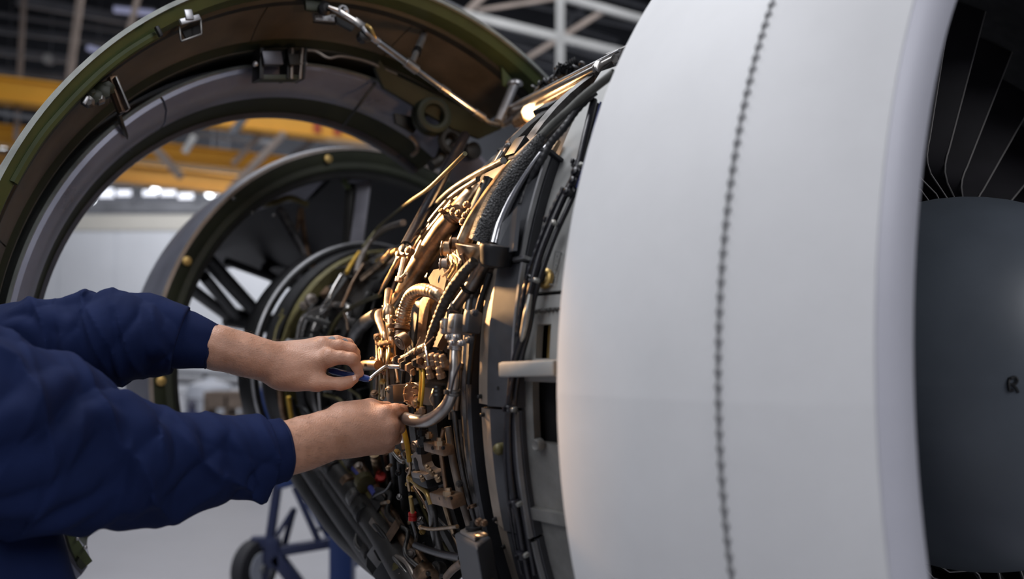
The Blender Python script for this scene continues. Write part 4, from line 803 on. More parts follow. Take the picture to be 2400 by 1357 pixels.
# lower rails and dark ducting under the core
def tubeP(nm, pts, r, m, seg=10): return MB().tube(crom([P(*p) for p in pts], 5), r, seg).build(nm, M[m], eng, 50)
for (pts, r, m) in (([(770, 1080, 2.15), (830, 1160, 1.98), (890, 1240, 1.82), (960, 1357, 1.64), (1010, 1440, 1.55)], .030, 'casing'), ([(790, 1070, 2.12), (850, 1140, 1.97), (905, 1215, 1.82), (985, 1345, 1.64)], .012, 'olivepipe'), ([(800, 1066, 2.10), (858, 1130, 1.95), (880, 1160, 1.88)], .007, 'sign'), ([(815, 1070, 2.08), (880, 1160, 1.9), (930, 1240, 1.75), (1000, 1357, 1.6)], .010, 'bronzed'), ([(840, 1080, 2.05), (905, 1180, 1.86), (955, 1260, 1.72), (1020, 1357, 1.6)], .009, 'bronzed'),
                     ([(690, 1085, 2.5), (745, 1165, 2.3), (800, 1235, 2.12), (860, 1290, 1.98), (905, 1325, 1.88)], .035, 'black'), ([(720, 1070, 2.4), (790, 1170, 2.15), (850, 1250, 1.97), (900, 1310, 1.85)], .04, 'black'), ([(750, 1080, 2.3), (830, 1190, 2.02), (905, 1290, 1.82)], .03, 'casing'), ([(740, 1110, 2.35), (780, 1130, 2.25), (790, 1170, 2.18)], .02, 'titan'), ([(820, 1220, 2.02), (845, 1250, 1.95), (870, 1260, 1.9)], .018, 'titan'), ([(700, 1070, 2.5), (770, 1090, 2.25), (830, 1060, 2.1)], .04, 'casing'), ([(780, 1120, 2.2), (800, 1110, 2.18), (815, 1150, 2.1)], .012, 'alu')):
    tubeP('lower_duct' if r > .025 else 'lower_pipe', pts, r, m)
MB().plate([P(790, 1078, 2.28), P(985, 1365, 1.78), P(1040, 1400, 1.74), P(1100, 1330, 1.78), P(985, 1150, 2.02), P(900, 1060, 2.15)], Vector((.005, .02, 0))).build('bifurcation_panel', M['black'], eng, 0)
LD = [[(770, 1080, 2.12), (830, 1160, 1.95), (890, 1240, 1.79), (960, 1357, 1.61)], [(720, 1070, 2.36), (790, 1170, 2.11), (850, 1250, 1.93), (900, 1310, 1.81)], [(815, 1070, 2.06), (880, 1160, 1.88), (930, 1240, 1.73), (1000, 1357, 1.58)]]
for k in range(44):
    L_ = LD[k % 3]; q = rng.random()*2.98; i = int(q); w_ = q-i; a_, b_ = L_[i], L_[i+1]
    p = P(a_[0]+(b_[0]-a_[0])*w_+rng.uniform(-10, 10), a_[1]+(b_[1]-a_[1])*w_+rng.uniform(-8, 8), a_[2]+(b_[2]-a_[2])*w_); t_ = (P(*b_)-P(*a_)).normalized()
    m = rng.choice(['bronzed', 'dsteel', 'casing', 'black', 'olivepipe', 'titan'])
    if k % 4 == 0: MB().tube(crom([p, p+t_*.05+Vector((rng.uniform(-.01, .02), -.012, .012)), p+t_*.12+Vector((rng.uniform(-.02, .02), -.004, .0)), p+t_*.2], 4), rng.uniform(.003, .006), 8).build('small_pipe', M[m], eng, 50)
    elif k % 4 == 1: MB().box(p, t_*rng.uniform(.012, .035), Vector((t_.z, 0, -t_.x)).normalized()*rng.uniform(.008, .018), Vector((0, -.014, 0)), .003).build('component_box', M[m], eng, 30)
    elif k % 4 == 2: MB().lathe(p, t_, [(-.014, .016), (-.012, .022), (.012, .022), (.014, .016)], 14).build('pipe_clamp', M[m], eng, 40)
    else: R_ = rng.uniform(.006, .012); MB().lathe(p, Vector((rng.uniform(-1, 0), -1, rng.uniform(-.3, 1))), [(h*R_, v_*R_) for h, v_ in HEX], 7).build('fitting', M[m], eng, 30)
lk = MB().bar(P(880, 1288, 1.80), P(914, 1330, 1.76), .035, .03, up=(0, -1, 0), bev=.004).build('latch', M['alu'], eng, 30); MB().bar(P(886, 1290, 1.78), P(898, 1312, 1.76), .012, .02, up=(0, -1, 0), bev=.002).build('latch_hook', M['black'], lk, 30); MB().bar(P(905, 1330, 1.77), P(960, 1420, 1.66), .05, .04, up=(0, -1, 0), bev=.006).build('latch_arm', M['beam'], lk, 30)

# dark rear plumbing traced from the photograph
for pts, r, m, off in (([(697, 790, -.02), (703, 760, 0), (716, 738, 0), (738, 726, 0), (756, 718, 0), (770, 700, 0), (784, 672, 0), (800, 645, 0)], 4.5, 'steel', 0), ([(708, 786, -.02), (718, 752, 0), (730, 740, 0), (752, 734, 0), (768, 722, 0)], 4.5, 'steel', 0), ([(800, 720, 0), (826, 664, 0), (852, 620, 0)], 4, 'bronzed', .02), ([(835, 640, 0), (846, 604, 0), (868, 566, 0), (900, 538, 0), (945, 522, 0)], 7, 'titan', .02), ([(850, 652, .03), (880, 628, .03), (905, 606, .03), (920, 590, .03)], 9, 'bronze', .02), ([(900, 614, .03), (915, 596, .03), (930, 585, .03)], 5, 'gold', .02), ([(884, 612, .03), (896, 604, .03), (912, 600, .03)], 6, 'gold', .02),
                       ([(770, 790, 0), (790, 750, 0), (812, 728, 0), (850, 708, 0), (890, 692, 0)], 5, 'olivepipe', 0), ([(806, 730, 0), (812, 750, 0), (816, 776, 0)], 4, 'bronzed', 0), ([(828, 800, .03), (838, 776, .03), (856, 756, .03), (882, 738, .03)], [17, 17, 16, 14], 'dsteel', 0), ([(812, 640, 0), (826, 615, 0), (842, 592, 0)], 5, 'yellow', .02), ([(1090, 360, .07), (1040, 408, .06), (1000, 445, .05), (950, 480, .04), (890, 530, .03), (850, 580, .02)], 4, 'olivepipe', .02), ([(664, 800, 0), (680, 760, 0), (700, 730, 0), (716, 708, 0)], 6, 'olivepipe', 0), ([(642, 820, 0), (652, 770, 0), (668, 740, 0)], 7, 'olivepipe', .01), ([(676, 930, 0), (684, 980, 0), (694, 1010, 0)], 5, 'yellow', 0), ([(655, 900, 0), (662, 960, 0), (676, 1010, 0)], 7, 'bronzed', 0), ([(748, 920, 0), (752, 960, 0), (760, 1000, 0)], 4, 'steel', .02), ([(720, 745, 0), (750, 752, 0), (775, 762, 0)], 7, 'dsteel', -.02), ([(690, 800, 0), (740, 800, 0), (780, 815, 0)], 7, 'dsteel', 0)):
    pp('pipe', pts, r, m, off)
disc('duct_end', 727, 698, 14, 'titan', .02, ax=nrm(surf(727, 698))*.5+ZV*.6, prof=[(-1, .8), (0, 1), (.2, .9), (.6, .5)], seg=14); disc('duct_end', 712, 716, 9, 'titan', .02, prof=HEX); disc('plug', 662, 735, 18, 'olivepipe', .0, seg=14); disc('plug', 672, 805, 12, 'alu', .02, seg=12)

# generic plumbing wrapped round the casing
def spp(nm, pts, r, m, seg=8): return MB().tube(crom([E(s, rprof(s)+o_, math.radians(a)) for s, a, o_ in pts], 5), r, seg).build(nm, M[m], eng, 50)
for k in range(120):
    s = rng.uniform(.30, 1.68); a = rng.uniform(-85, 110); o_ = rng.uniform(-.055, -.012); front = s < .55
    r = rng.choice([.003, .004, .004, .005, .006, .008, .012]); m = rng.choice(['bronzed', 'dsteel', 'bronze', 'black', 'steel']) if front else rng.choice(['dsteel', 'black', 'black', 'bronzed', 'olivepipe', 'casing', 'steel'])
    if k % 3: pts = [(s, a+d, o_+rng.uniform(-.008, .008)) for d in (0, 8, 16, 26)] if k % 2 else [(s, a, o_), (s+.01, a+10, o_), (s+.05, a+14, o_), (s+.06, a+26, o_), (s+.06, a+36, o_)]
    else: pts = [(s, a, o_), (min(1.7, s+.08), a+2, o_), (min(1.72, s+.12), a+9, o_), (min(1.74, s+.22), a+11, o_)]
    spp('small_pipe', pts, r, m)
    if k % 2 == 0:
        i_ = pts[1]; p = E(i_[0], rprof(i_[0])+i_[2], math.radians(i_[1])); t_ = E(pts[2][0], rprof(pts[2][0])+pts[2][2], math.radians(pts[2][1]))-p
        MB().lathe(p, t_, [(-.008, r*1.3), (-.007, r*1.7), (.007, r*1.7), (.008, r*1.3)], 8).build('pipe_clamp', M['dsteel'], eng, 40)
for k in range(90):
    s = rng.uniform(.30, 1.66); a = math.radians(rng.uniform(-80, 100)); p = E(s, rprof(s)-rng.uniform(.03, .065), a); m = rng.choice(['black', 'casing', 'dsteel', 'bronzed', 'black'])
    if k % 2: MB().box(p, DV*rng.uniform(.008, .03), (ZV*math.cos(a)-UV*math.sin(a))*rng.uniform(.008, .035), nrm(p)*rng.uniform(.008, .022), .003).build('component_box', M[m], eng, 30)
    else: R_ = rng.uniform(.007, .02); MB().lathe(p, nrm(p)+Vector((rng.uniform(-.4, .4), 0, rng.uniform(-.4, .4))), [(h*R_, q*R_) for h, q in HEX], 8).build('component_plug', M[m], eng, 30)

# ================================================================== PYLON BEAM + WORK LAMP ABOVE THE CORE
py = thing('pylon_beam', 'angled hinge beam with a silver tube running from the open cowl to the pale cowl', 'beam', P(1320, 230, 1.8))
def Lb(x, y, q): return P(x, y, 2.25-(2.25-1.45)*q)     # q: 0 at the hinge, 1 at the pale cowl
def btube(nm, x0, y0, q0, x1, y1, q1, rpx, m, par=None, seg=12):
    a, b = Lb(x0, y0, q0), Lb(x1, y1, q1); return MB().tube([a, b], [px2m(rpx, a.y), px2m(rpx, b.y)], seg).build(nm, M[m], par or py, 50)
btube('main_tube', 1200, 262, .03, 1440, 138, .97, 9, 'steel'); btube('top_rail', 1196, 250, .05, 1452, 118, 1., 4, 'alu'); btube('lower_rail', 1205, 274, .05, 1420, 160, .9, 4, 'steel')
MB().plate([Lb(1215, 270, .1), Lb(1300, 224, .4), Lb(1420, 165, .9), Lb(1440, 160, 1.), Lb(1420, 205, .9), Lb(1330, 262, .5), Lb(1240, 300, .2)], Vector((.02, .08, .01))).build('side_web', M['bronzed'], py, 0)
MB().plate([Lb(1352, 200, .62), Lb(1432, 150, 1.), Lb(1440, 165, 1.), Lb(1414, 205, .9), Lb(1372, 215, .7)], Vector((.0, -.012, .0))).build('dark_web', M['black'], py, 0)
p = Lb(1368, 190, .66)+Vector((0, -.02, 0)); MB().lathe(p, (0, -1, 0), [(-.01, .020), (.004, .020), (.008, .017)], 18).build('pulley', M['rubber'], py); MB().lathe(p+Vector((0, -.01, 0)), (0, -1, 0), [(0, .010), (.006, .009), (.006, .004)], 12).build('pulley_bolt', M['clamp'], py)
MB().lathe(Lb(1188, 270, .0), (-.5, -1, .1), [(-.02, .018), (.004, .020), (.012, .016), (.014, .006)], 18).build('pivot', M['dsteel'], py)
MB().ring(Lb(1192, 262, .0), (-.3, -1, .5), .022, .005, 20, 8).build('pivot_seal', M['handle'], py)
MB().tube(crom([Lb(1172, 292, 0), Lb(1184, 288, 0), Lb(1200, 280, .02), Lb(1212, 268, .04)], 4), .012, 10).build('pivot_arm', M['steel'], py)
for (x0, y0, x1, y1, q) in ((1300, 172, 1352, 150, .5), (1310, 160, 1340, 166, .5), (1260, 206, 1300, 192, .32), (1270, 196, 1290, 206, .35)):
    pts = [Lb(x0+(x1-x0)*k/8, y0+(y1-y0)*k/8+rng.uniform(-5, 5), q) for k in range(9)]; MB().tube(crom(pts, 4), [.012*(1+.25*(k % 3-1)) for k in range(33)], 8).build('coiled_hose', M['rubber'], py, 60)
for k in range(10): x = 1258+k*12+rng.uniform(-3, 3); y = 204-k*5+rng.uniform(-6, 4); MB().ring(Lb(x, y, .3+.03*k), Vector((rng.uniform(-1, 1), -.3, rng.uniform(-1, 1))), .011, .0032, 14, 6).build('hose_loop', M['rubber'], py)
for x, y, q in ((1215, 254, .08), (1262, 232, .25), (1290, 216, .35), (1356, 184, .62), (1420, 148, .92)): MB().lathe(Lb(x, y, q)-Vector((.01, -.035, .0)), Vector((.22, -.9, .1)), [(0, .011), (.002, .0135), (.014, .0135), (.016, .011)], 12).build('band_clamp', M['steel'], py)
btube('warm_tube', 1246, 302, .16, 1372, 215, .66, 11, 'bronze'); btube('warm_tube', 1262, 270, .2, 1360, 222, .6, 9, 'bronze'); btube('warm_tube', 1256, 304, .18, 1340, 258, .52, 8, 'bronzed')
MB().ring(Lb(1222, 300, .08)+Vector((0, -.01, 0)), (0, -1, 0), .022, .003, 18, 6, PI*.9, PI*2).build('wire_hook', M['bronze'], py)
wl = thing('work_lamp', 'glowing inspection lamp hung under the angled hinge beam', 'lamp', Lb(1240, 278, .15))
a, b = Lb(1213, 292, .06), Lb(1268, 258, .26); ax = (b-a).normalized(); off_ = Vector((-.0, -.035, -.004))
MB().lathe(a+off_, ax, [(-.012, .010), (0, .016), (.02, .018), ((b-a).length*.55, .022)], 16).build('lamp_body', M['bronze'], wl)
MB().lathe(a+off_+ax*(b-a).length*.5+Vector((0, -.012, .004)), ax, [(-.05, .006), (-.03, .013), (.0, .019), (.05, .020), (.075, .016), (.085, .005)], 16).build('bulb', M['warmglow'], wl)
# ================================================================== MECHANIC (body grown from distance fields)
def sd_cap(p, a, b, ra, rb, sq=None):
    a, b = np.array(a), np.array(b); ba = b-a; pa = p-a
    t = np.clip((pa@ba)/max(ba@ba, 1e-12), 0, 1); d = pa-t[..., None]*ba
    if sq is not None:                                  # flatten along a direction (unit vector, factor)
        n, f = np.array(sq[0]), sq[1]; k = d@n; d = d + n*(k*(f-1))[..., None]
    return np.sqrt((d*d).sum(-1)) - (ra+(rb-ra)*t)
def smin(a, b, k):
    h = np.clip(k-np.abs(a-b), 0, None)/k; return np.minimum(a, b)-h*h*k*.25
class Field:
    def __init__(self, prims, h, pad=.02):
        lo = np.min([np.minimum(np.array(q[0])-max(q[2], q[3]), np.array(q[1])-max(q[2], q[3])) for q in prims], 0)-pad
        hi = np.max([np.maximum(np.array(q[0])+max(q[2], q[3]), np.array(q[1])+max(q[2], q[3])) for q in prims], 0)+pad
        self.h = h; self.lo = lo; self.n = np.ceil((hi-lo)/h).astype(int)+1
        self.F = np.full(self.n, .5, np.float32)
        for q in prims: self.add(*q)
    def sub(self, a, b, r):
        i0 = np.maximum(((np.minimum(a, b)-r-self.lo)/self.h).astype(int), 0); i1 = np.minimum(((np.maximum(a, b)+r-self.lo)/self.h).astype(int)+2, self.n)
        sl = tuple(slice(x, y) for x, y in zip(i0, i1))
        g = np.stack(np.meshgrid(*[self.lo[k]+self.h*np.arange(i0[k], i1[k]) for k in range(3)], indexing='ij'), -1)
        return sl, g
    def add(self, a, b, ra, rb, k=.006, sq=None, neg=False):
        a, b = np.array(a, float), np.array(b, float); sl, g = self.sub(a, b, max(ra, rb)*(1.0 if not sq else 1.6)+k+.03)
        d = sd_cap(g, a, b, ra, rb, sq)
        self.F[sl] = -smin(-self.F[sl], d, k) if neg else smin(self.F[sl], d, k)
    def disp(self, fn):
        g = np.stack(np.meshgrid(*[self.lo[k]+self.h*np.arange(self.n[k]) for k in range(3)], indexing='ij'), -1); m = np.abs(self.F) < .03
        self.F[m] += fn(g[m])
    def cut(self, p, n):                                # remove the half space beyond the plane
        g = np.stack(np.meshgrid(*[self.lo[k]+self.h*np.arange(self.n[k]) for k in range(3)], indexing='ij'), -1); self.F = np.maximum(self.F, (g-np.array(p))@np.array(n))
    def mesh(self):
        F = self.F; S = F < 0; n = np.array(F.shape); c = [slice(0, -1), slice(1, None)]
        cnt = sum(S[c[i], :, :][:, c[j], :][:, :, c[k]].astype(np.int8) for i in (0, 1) for j in (0, 1) for k in (0, 1))
        act = (cnt > 0) & (cnt < 8); idx = -np.ones(act.shape, int); I = np.argwhere(act); idx[act] = np.arange(len(I))
        V = np.zeros((len(I), 3)); W = np.zeros(len(I))
        for ax in range(3):
            for o in ((0, 0), (0, 1), (1, 0), (1, 1)):
                e = np.zeros(3, int); others = [q for q in range(3) if q != ax]; e[others[0]], e[others[1]] = o
                A = I+e; B = A.copy(); B[:, ax] += 1
                fa, fb = F[tuple(A.T)], F[tuple(B.T)]; m = (fa < 0) != (fb < 0)
                t = fa[m]/(fa[m]-fb[m]); p = A[m].astype(float); p[:, ax] += t; V[m] += p; W[m] += 1
        V = self.lo+self.h*V/W[:, None]; Q = []
        for ax in range(3):
            a_, b_ = [(1, 2), (2, 0), (0, 1)][ax]
            s0 = np.take(S, range(0, n[ax]-1), ax); s1 = np.take(S, range(1, n[ax]), ax); E_ = np.argwhere(s0 != s1)
            E_ = E_[(E_[:, a_] > 0) & (E_[:, b_] > 0) & (E_[:, a_] < n[a_]-1) & (E_[:, b_] < n[b_]-1)]
            da = np.zeros(3, int); da[a_] = 1; db = np.zeros(3, int); db[b_] = 1
            q = np.stack([idx[tuple((E_-da-db).T)], idx[tuple((E_-db).T)], idx[tuple(E_.T)], idx[tuple((E_-da).T)]], 1)
            flip = s1[tuple(E_.T)]; q[flip] = q[flip][:, ::-1]; Q.append(q)
        return V, np.concatenate(Q)
def field_obj(name, parts, m, parent):                  # one object out of one or more evaluated fields
    Vs, Qs, n = [], [], 0
    for V, Q in parts: Vs.append(V); Qs.append(Q+n); n += len(V)
    V = np.concatenate(Vs)-np.array(root_loc(parent)); Q = np.concatenate(Qs)
    me = bpy.data.meshes.new(name); me.from_pydata(V.tolist(), [], Q.tolist()); me.polygons.foreach_set('use_smooth', [True]*len(me.polygons)); me.materials.append(m); me.update()
    o = bpy.data.objects.new(name, me); C.objects.link(o); o.parent = parent
    sm = o.modifiers.new('smooth', 'SMOOTH'); sm.factor = .5; sm.iterations = 2
    return o
def chain(pts, k=.01, sq=None):                         # pts: (px, py, Y, radius px)
    out = []
    for (x0, y0, Y0, r0), (x1, y1, Y1, r1) in zip(pts, pts[1:]):
        out.append((tuple(P(x0, y0, Y0)), tuple(P(x1, y1, Y1)), px2m(r0, Y0), px2m(r1, Y1), k, sq))
    return out

man = thing('person', 'person in navy coveralls reaching both bare forearms into the engine', 'person', (-.95, 1.22, 0))
# ---- far (upper) hand: index and thumb pinch the wrench
U = []
U += chain([(330, 784, 1.345, 46), (420, 792, 1.36, 46), (512, 815, 1.375, 47), (575, 832, 1.39, 44), (625, 845, 1.405, 41), (662, 852, 1.415, 38)], .02)
U += chain([(655, 868, 1.412, 30), (772, 840, 1.402, 19)], .02) + chain([(655, 850, 1.420, 33), (757, 815, 1.420, 19)], .02)
U += chain([(655, 842, 1.432, 32), (748, 808, 1.442, 18)], .02) + chain([(660, 840, 1.445, 30), (742, 812, 1.462, 17)], .02)
U += chain([(700, 858, 1.425, 34), (735, 850, 1.43, 32)], .02) + chain([(700, 880, 1.43, 30), (735, 880, 1.436, 22)], .02)
U += chain([(668, 880, 1.412, 32), (742, 896, 1.402, 20)], .022) + chain([(742, 896, 1.402, 20), (798, 900, 1.404, 14.5), (815, 896, 1.407, 13), (831, 889, 1.410, 10)], .006)
U += chain([(772, 840, 1.402, 18.5), (800, 838, 1.400, 15.5), (824, 842, 1.403, 15), (836, 860, 1.410, 12.5), (843, 875, 1.414, 9.5)], .003)
U += chain([(757, 815, 1.420, 18.5), (795, 812, 1.424, 16), (822, 818, 1.430, 14.5), (833, 838, 1.440, 12.5), (834, 856, 1.446, 10.5)], .002)
U += chain([(748, 807, 1.444, 17.5), (790, 800, 1.452, 15), (816, 806, 1.462, 13.5), (832, 826, 1.470, 12), (833, 846, 1.472, 10)], .002)
U += chain([(742, 812, 1.464, 16), (782, 802, 1.478, 13), (806, 806, 1.486, 12), (824, 824, 1.490, 11), (826, 842, 1.488, 9)], .002)
U += chain([(770, 834, 1.396, 12), (774, 838, 1.397, 12)], .012) + chain([(755, 804, 1.416, 12), (759, 807, 1.417, 12)], .012) + chain([(822, 838, 1.398, 9), (826, 842, 1.399, 9)], .008)
fu = Field(U, .0017)
# ---- near (lower) hand: fist with the index finger on the end of the bent pipe
Lh = []
Lh += chain([(420, 1095, 1.235, 60), (500, 1085, 1.26, 62), (580, 1072, 1.285, 63), (650, 1056, 1.312, 59), (715, 1038, 1.345, 56), (770, 1020, 1.368, 51), (812, 1010, 1.385, 47)], .02)
Lh += chain([(808, 990, 1.385, 36), (905, 972, 1.398, 20)], .02) + chain([(808, 1004, 1.384, 38), (916, 1000, 1.392, 20)], .02)
Lh += chain([(808, 1018, 1.386, 38), (911, 1027, 1.398, 19)], .02) + chain([(808, 1030, 1.392, 36), (894, 1047, 1.410, 18)], .02)
Lh += chain([(830, 1008, 1.40, 46), (878, 1008, 1.408, 38)], .02) + chain([(806, 978, 1.40, 30), (868, 956, 1.415, 21)], .022)
Lh += chain([(868, 954, 1.416, 19), (905, 957, 1.440, 15), (930, 968, 1.455, 13), (946, 974, 1.462, 11)], .006)
Lh += chain([(905, 970, 1.398, 19.5), (926, 962, 1.405, 17), (941, 963, 1.418, 15.5), (947, 976, 1.440, 12.5), (938, 990, 1.455, 10)], .003)
Lh += chain([(916, 998, 1.392, 19), (932, 997, 1.408, 16.5), (937, 1004, 1.436, 13.5), (922, 1010, 1.455, 11)], .002)
Lh += chain([(911, 1027, 1.398, 18.5), (926, 1026, 1.416, 15.5), (928, 1028, 1.440, 13), (912, 1028, 1.456, 11)], .002)
Lh += chain([(894, 1047, 1.410, 17), (911, 1047, 1.428, 14), (912, 1046, 1.446, 12), (898, 1044, 1.456, 10)], .002)
Lh += chain([(903, 966, 1.389, 12), (908, 970, 1.390, 11)], .012) + chain([(917, 1000, 1.384, 11), (919, 1004, 1.385, 11)], .012) + chain([(911, 1029, 1.391, 10), (913, 1031, 1.391, 10)], .012)
fl = Field(Lh, .0017)
for f_ in (fu, fl): f_.disp(lambda p: .0006*np.sin(p[:, 0]*90+3*np.sin(p[:, 2]*60))*np.sin(p[:, 2]*110+p[:, 1]*70))
# ---- hidden trunk, head and legs (coarse)
SHL, SHR, NK, PEL = (-.86, 1.31, 1.36), (-.93, 1.02, 1.35), (-.99, 1.21, 1.50), (-1.0, 1.20, .98)
T = [((-.89, 1.20, 1.02), (-.97, 1.21, 1.34), .125, .13, .05), (SHL, SHR, .055, .055, .05), ((-.99, 1.21, 1.45), (-.97, 1.21, 1.56), .056, .052, .03), ((-.86, 1.30, .94), (-.98, 1.31, .50), .08, .055, .04), ((-.98, 1.31, .50), (-1.02, 1.31, .09), .055, .038, .03), ((-.86, 1.11, .94), (-1.0, 1.09, .50), .08, .055, .04), ((-1.0, 1.09, .50), (-1.04, 1.08, .09), .055, .038, .03),
     (SHL, tuple(P(60, 800, 1.335)), .052, .044, .03), (tuple(P(60, 800, 1.335)), tuple(P(330, 784, 1.345)), .044, .030, .02), (SHR, tuple(P(120, 1060, 1.13)), .055, .046, .03), (tuple(P(120, 1060, 1.13)), tuple(P(300, 1100, 1.18)), .046, .042, .03), (tuple(P(300, 1100, 1.18)), tuple(P(430, 1093, 1.235)), .042, .037, .02),
     ((-.955, 1.21, 1.67), (-.945, 1.21, 1.70), .078, .085, .03), ((-.91, 1.21, 1.62), (-.90, 1.21, 1.60), .052, .04, .03), ((-.865, 1.212, 1.655), (-.85, 1.212, 1.635), .010, .014, .012), ((-.96, 1.30, 1.66), (-.965, 1.305, 1.63), .016, .010, .006), ((-.96, 1.125, 1.66), (-.965, 1.12, 1.63), .016, .010, .006), ((-.862, 1.20, 1.594), (-.862, 1.225, 1.594), .009, .009, .006)]
ft = Field(T, .009)
body = field_obj('body', [ft.mesh(), fu.mesh(), fl.mesh()], M['skin'], man); body['label'] = 'bare skin of forearms and hands'
hair = field_obj('hair', [Field([((-.975, 1.21, 1.70), (-.955, 1.21, 1.725), .094, .088, .03), ((-1.02, 1.21, 1.64), (-1.02, 1.21, 1.70), .05, .06, .03)], .008).mesh()], M['hair'], man)
for y_ in (1.18, 1.242): MB().sphere((-.8835, y_, 1.667), .0115, 14, 10).build('eye', M['white'], man); MB().sphere((-.8755, y_, 1.667), .0048, 12, 8).build('iris', M['black'], man)
# fine hair on the forearms
hm = MB(); hr = random.Random(3)
for f_, lo, hi in ((fu, 515, 660), (fl, 675, 815)):
    V_, Q_ = f_.mesh(); me_ = bpy.data.meshes.new('tmp'); me_.from_pydata(V_.tolist(), [], Q_.tolist()); me_.update()
    nn = [v.normal.copy() for v in me_.vertices]; ax_ = (P(hi, 900, 1.41)-P(lo, 900, 1.35)).normalized(); k_ = 0
    while k_ < 300:
        i = hr.randrange(len(V_)); p = Vector(V_[i]); x_ = 1200+2000*p.x/p.y
        if not lo < x_ < hi or nn[i].y > .45: continue
        d = (ax_+nn[i]*hr.uniform(.25, .6)+Vector((0, 0, hr.uniform(-.35, .15)))).normalized(); l = hr.uniform(.006, .012); k_ += 1
        hm.tube([p-nn[i]*.0005, p+d*l*.5+nn[i]*.0006, p+d*l-nn[i]*.0004], [.00011, .00009, .00004], 3, False)
    bpy.data.meshes.remove(me_)
hm.build('arm_hair', M['armhair'], man, 60)['kind'] = 'stuff'
# thumb and index nails
def nail(p, ax, n, l, w_):
    p, ax, n = Vector(p), Vector(ax).normalized(), Vector(n); n = (n-ax*n.dot(ax)).normalized(); s_ = ax.cross(n); m = MB(); vs_ = []
    for i in range(7):
        for j in range(5):
            u_, v_ = i/6*2-1, j/4*2-1; vs_.append(p+ax*(u_*l)+s_*(v_*w_*(1-.25*max(0, u_)**2-.2*max(0, -u_)**2))+n*(.0012*(1-v_*v_)+.0003))
    m.add(vs_, [(i*5+j, i*5+j+1, (i+1)*5+j+1, (i+1)*5+j) for i in range(6) for j in range(4)]); return m.build('fingernail', M['nail'], man, 60)
nail(P(826, 887, 1.4035), P(833, 888, 1.404)-P(818, 893, 1.404), (-.15, -1, .45), .0062, .0050)
# ---- sleeves
def sleeve(pts, k, folds, amp, seed, cut_p, cut_n, h=.003):
    ch = chain(pts, k); f = Field(ch, h, .04)
    A = [(np.array(q[0]), np.array(q[1]), q[2], q[3]) for q in ch]
    def cdist(p):
        d = 9.
        for a, b, ra, rb in A: d = min(d, float(sd_cap(p[None], a, b, ra, rb)[0]))
        return d
    r_ = np.random.RandomState(seed)
    for pl, r0, kk, neg in folds:
        if neg: continue
        q = []
        for (x, y) in pl:
            d = ray(x, y); o = Vector((0, 0, CAM_H)); t_ = .8; bst = (9, None)
            while t_ < 1.6:
                p = np.array(o+d*t_); v = cdist(p)
                if v < bst[0]: bst = (v, p)
                if v < .0008: break
                t_ += max(.0015, v*.7)
            q.append(Vector(bst[1]))
        q = crom(q, 4); off = Vector((0, -.12*r0, 0))
        for i in range(len(q)-1):
            w0, w1 = [math.sin(PI*min(1, max(0, (j+.6)/(len(q)+.2))))**.6 for j in (i, i+1)]
            f.add(q[i]+(off if not neg else -off*.5), q[i+1]+(off if not neg else -off*.5), r0*w0*.85, r0*w1*.85, kk*.55, None, neg)
    w3 = r_.uniform(-1, 1, (9, 3)); fr = r_.uniform(14, 46, 9); ph = r_.uniform(0, 6, 9); w3 /= np.linalg.norm(w3, axis=1)[:, None]
    f.disp(lambda p: -amp*sum(np.abs(np.sin((p@w3[i])*fr[i]+ph[i]+1.3*np.sin((p@w3[(i+3) % 9])*fr[(i+2) % 9]*.6)))**1.6/(1+.35*i) for i in range(9))*.30)
    seg = [(a, b) for a, b, _, _ in A]; L = np.cumsum([0]+[np.linalg.norm(b-a) for a, b in seg])
    def creases(p):
        bd = np.full(len(p), 9.); T_ = np.zeros(len(p)); G = np.zeros(len(p)); R0 = np.full(len(p), .05)
        for i, (a, b) in enumerate(seg):
            ba = b-a; t = np.clip(((p-a)@ba)/(ba@ba), 0, 1); d = p-a-t[:, None]*ba; l = np.linalg.norm(d, axis=1); m = l < bd
            bd[m] = l[m]; T_[m] = (L[i]+t*np.linalg.norm(ba))[m]; G[m] = np.arctan2(d[m, 2], -d[m, 1]); R0[m] = l[m]
        out = np.zeros(len(p))
        for (F_, tw, wob, A_, ph0) in CR[seed]:
            x = T_*F_+tw*G+wob*np.sin(1.7*G+T_*9+ph0)+ph0; w_ = .6+.4*np.sin(T_*F_*.37+G*1.3+ph0*2)
            out += A_*w_*((1-np.abs(np.sin(x)))**2.4-.2)
        return -out
    f.disp(creases); f.cut(cut_p, cut_n); return f
CR = {3: [(15, 1.2, .9, -.010, .4), (24, .9, .8, .012, 2.0), (33, -.6, .9, -.006, 4.0), (50, .7, .9, .005, 1.0)], 8: [(22, .8, .8, -.009, 1.0), (34, .5, .9, .009, 2.5), (46, -.6, .9, -.005, .7), (66, .4, .9, .004, 3.)]}
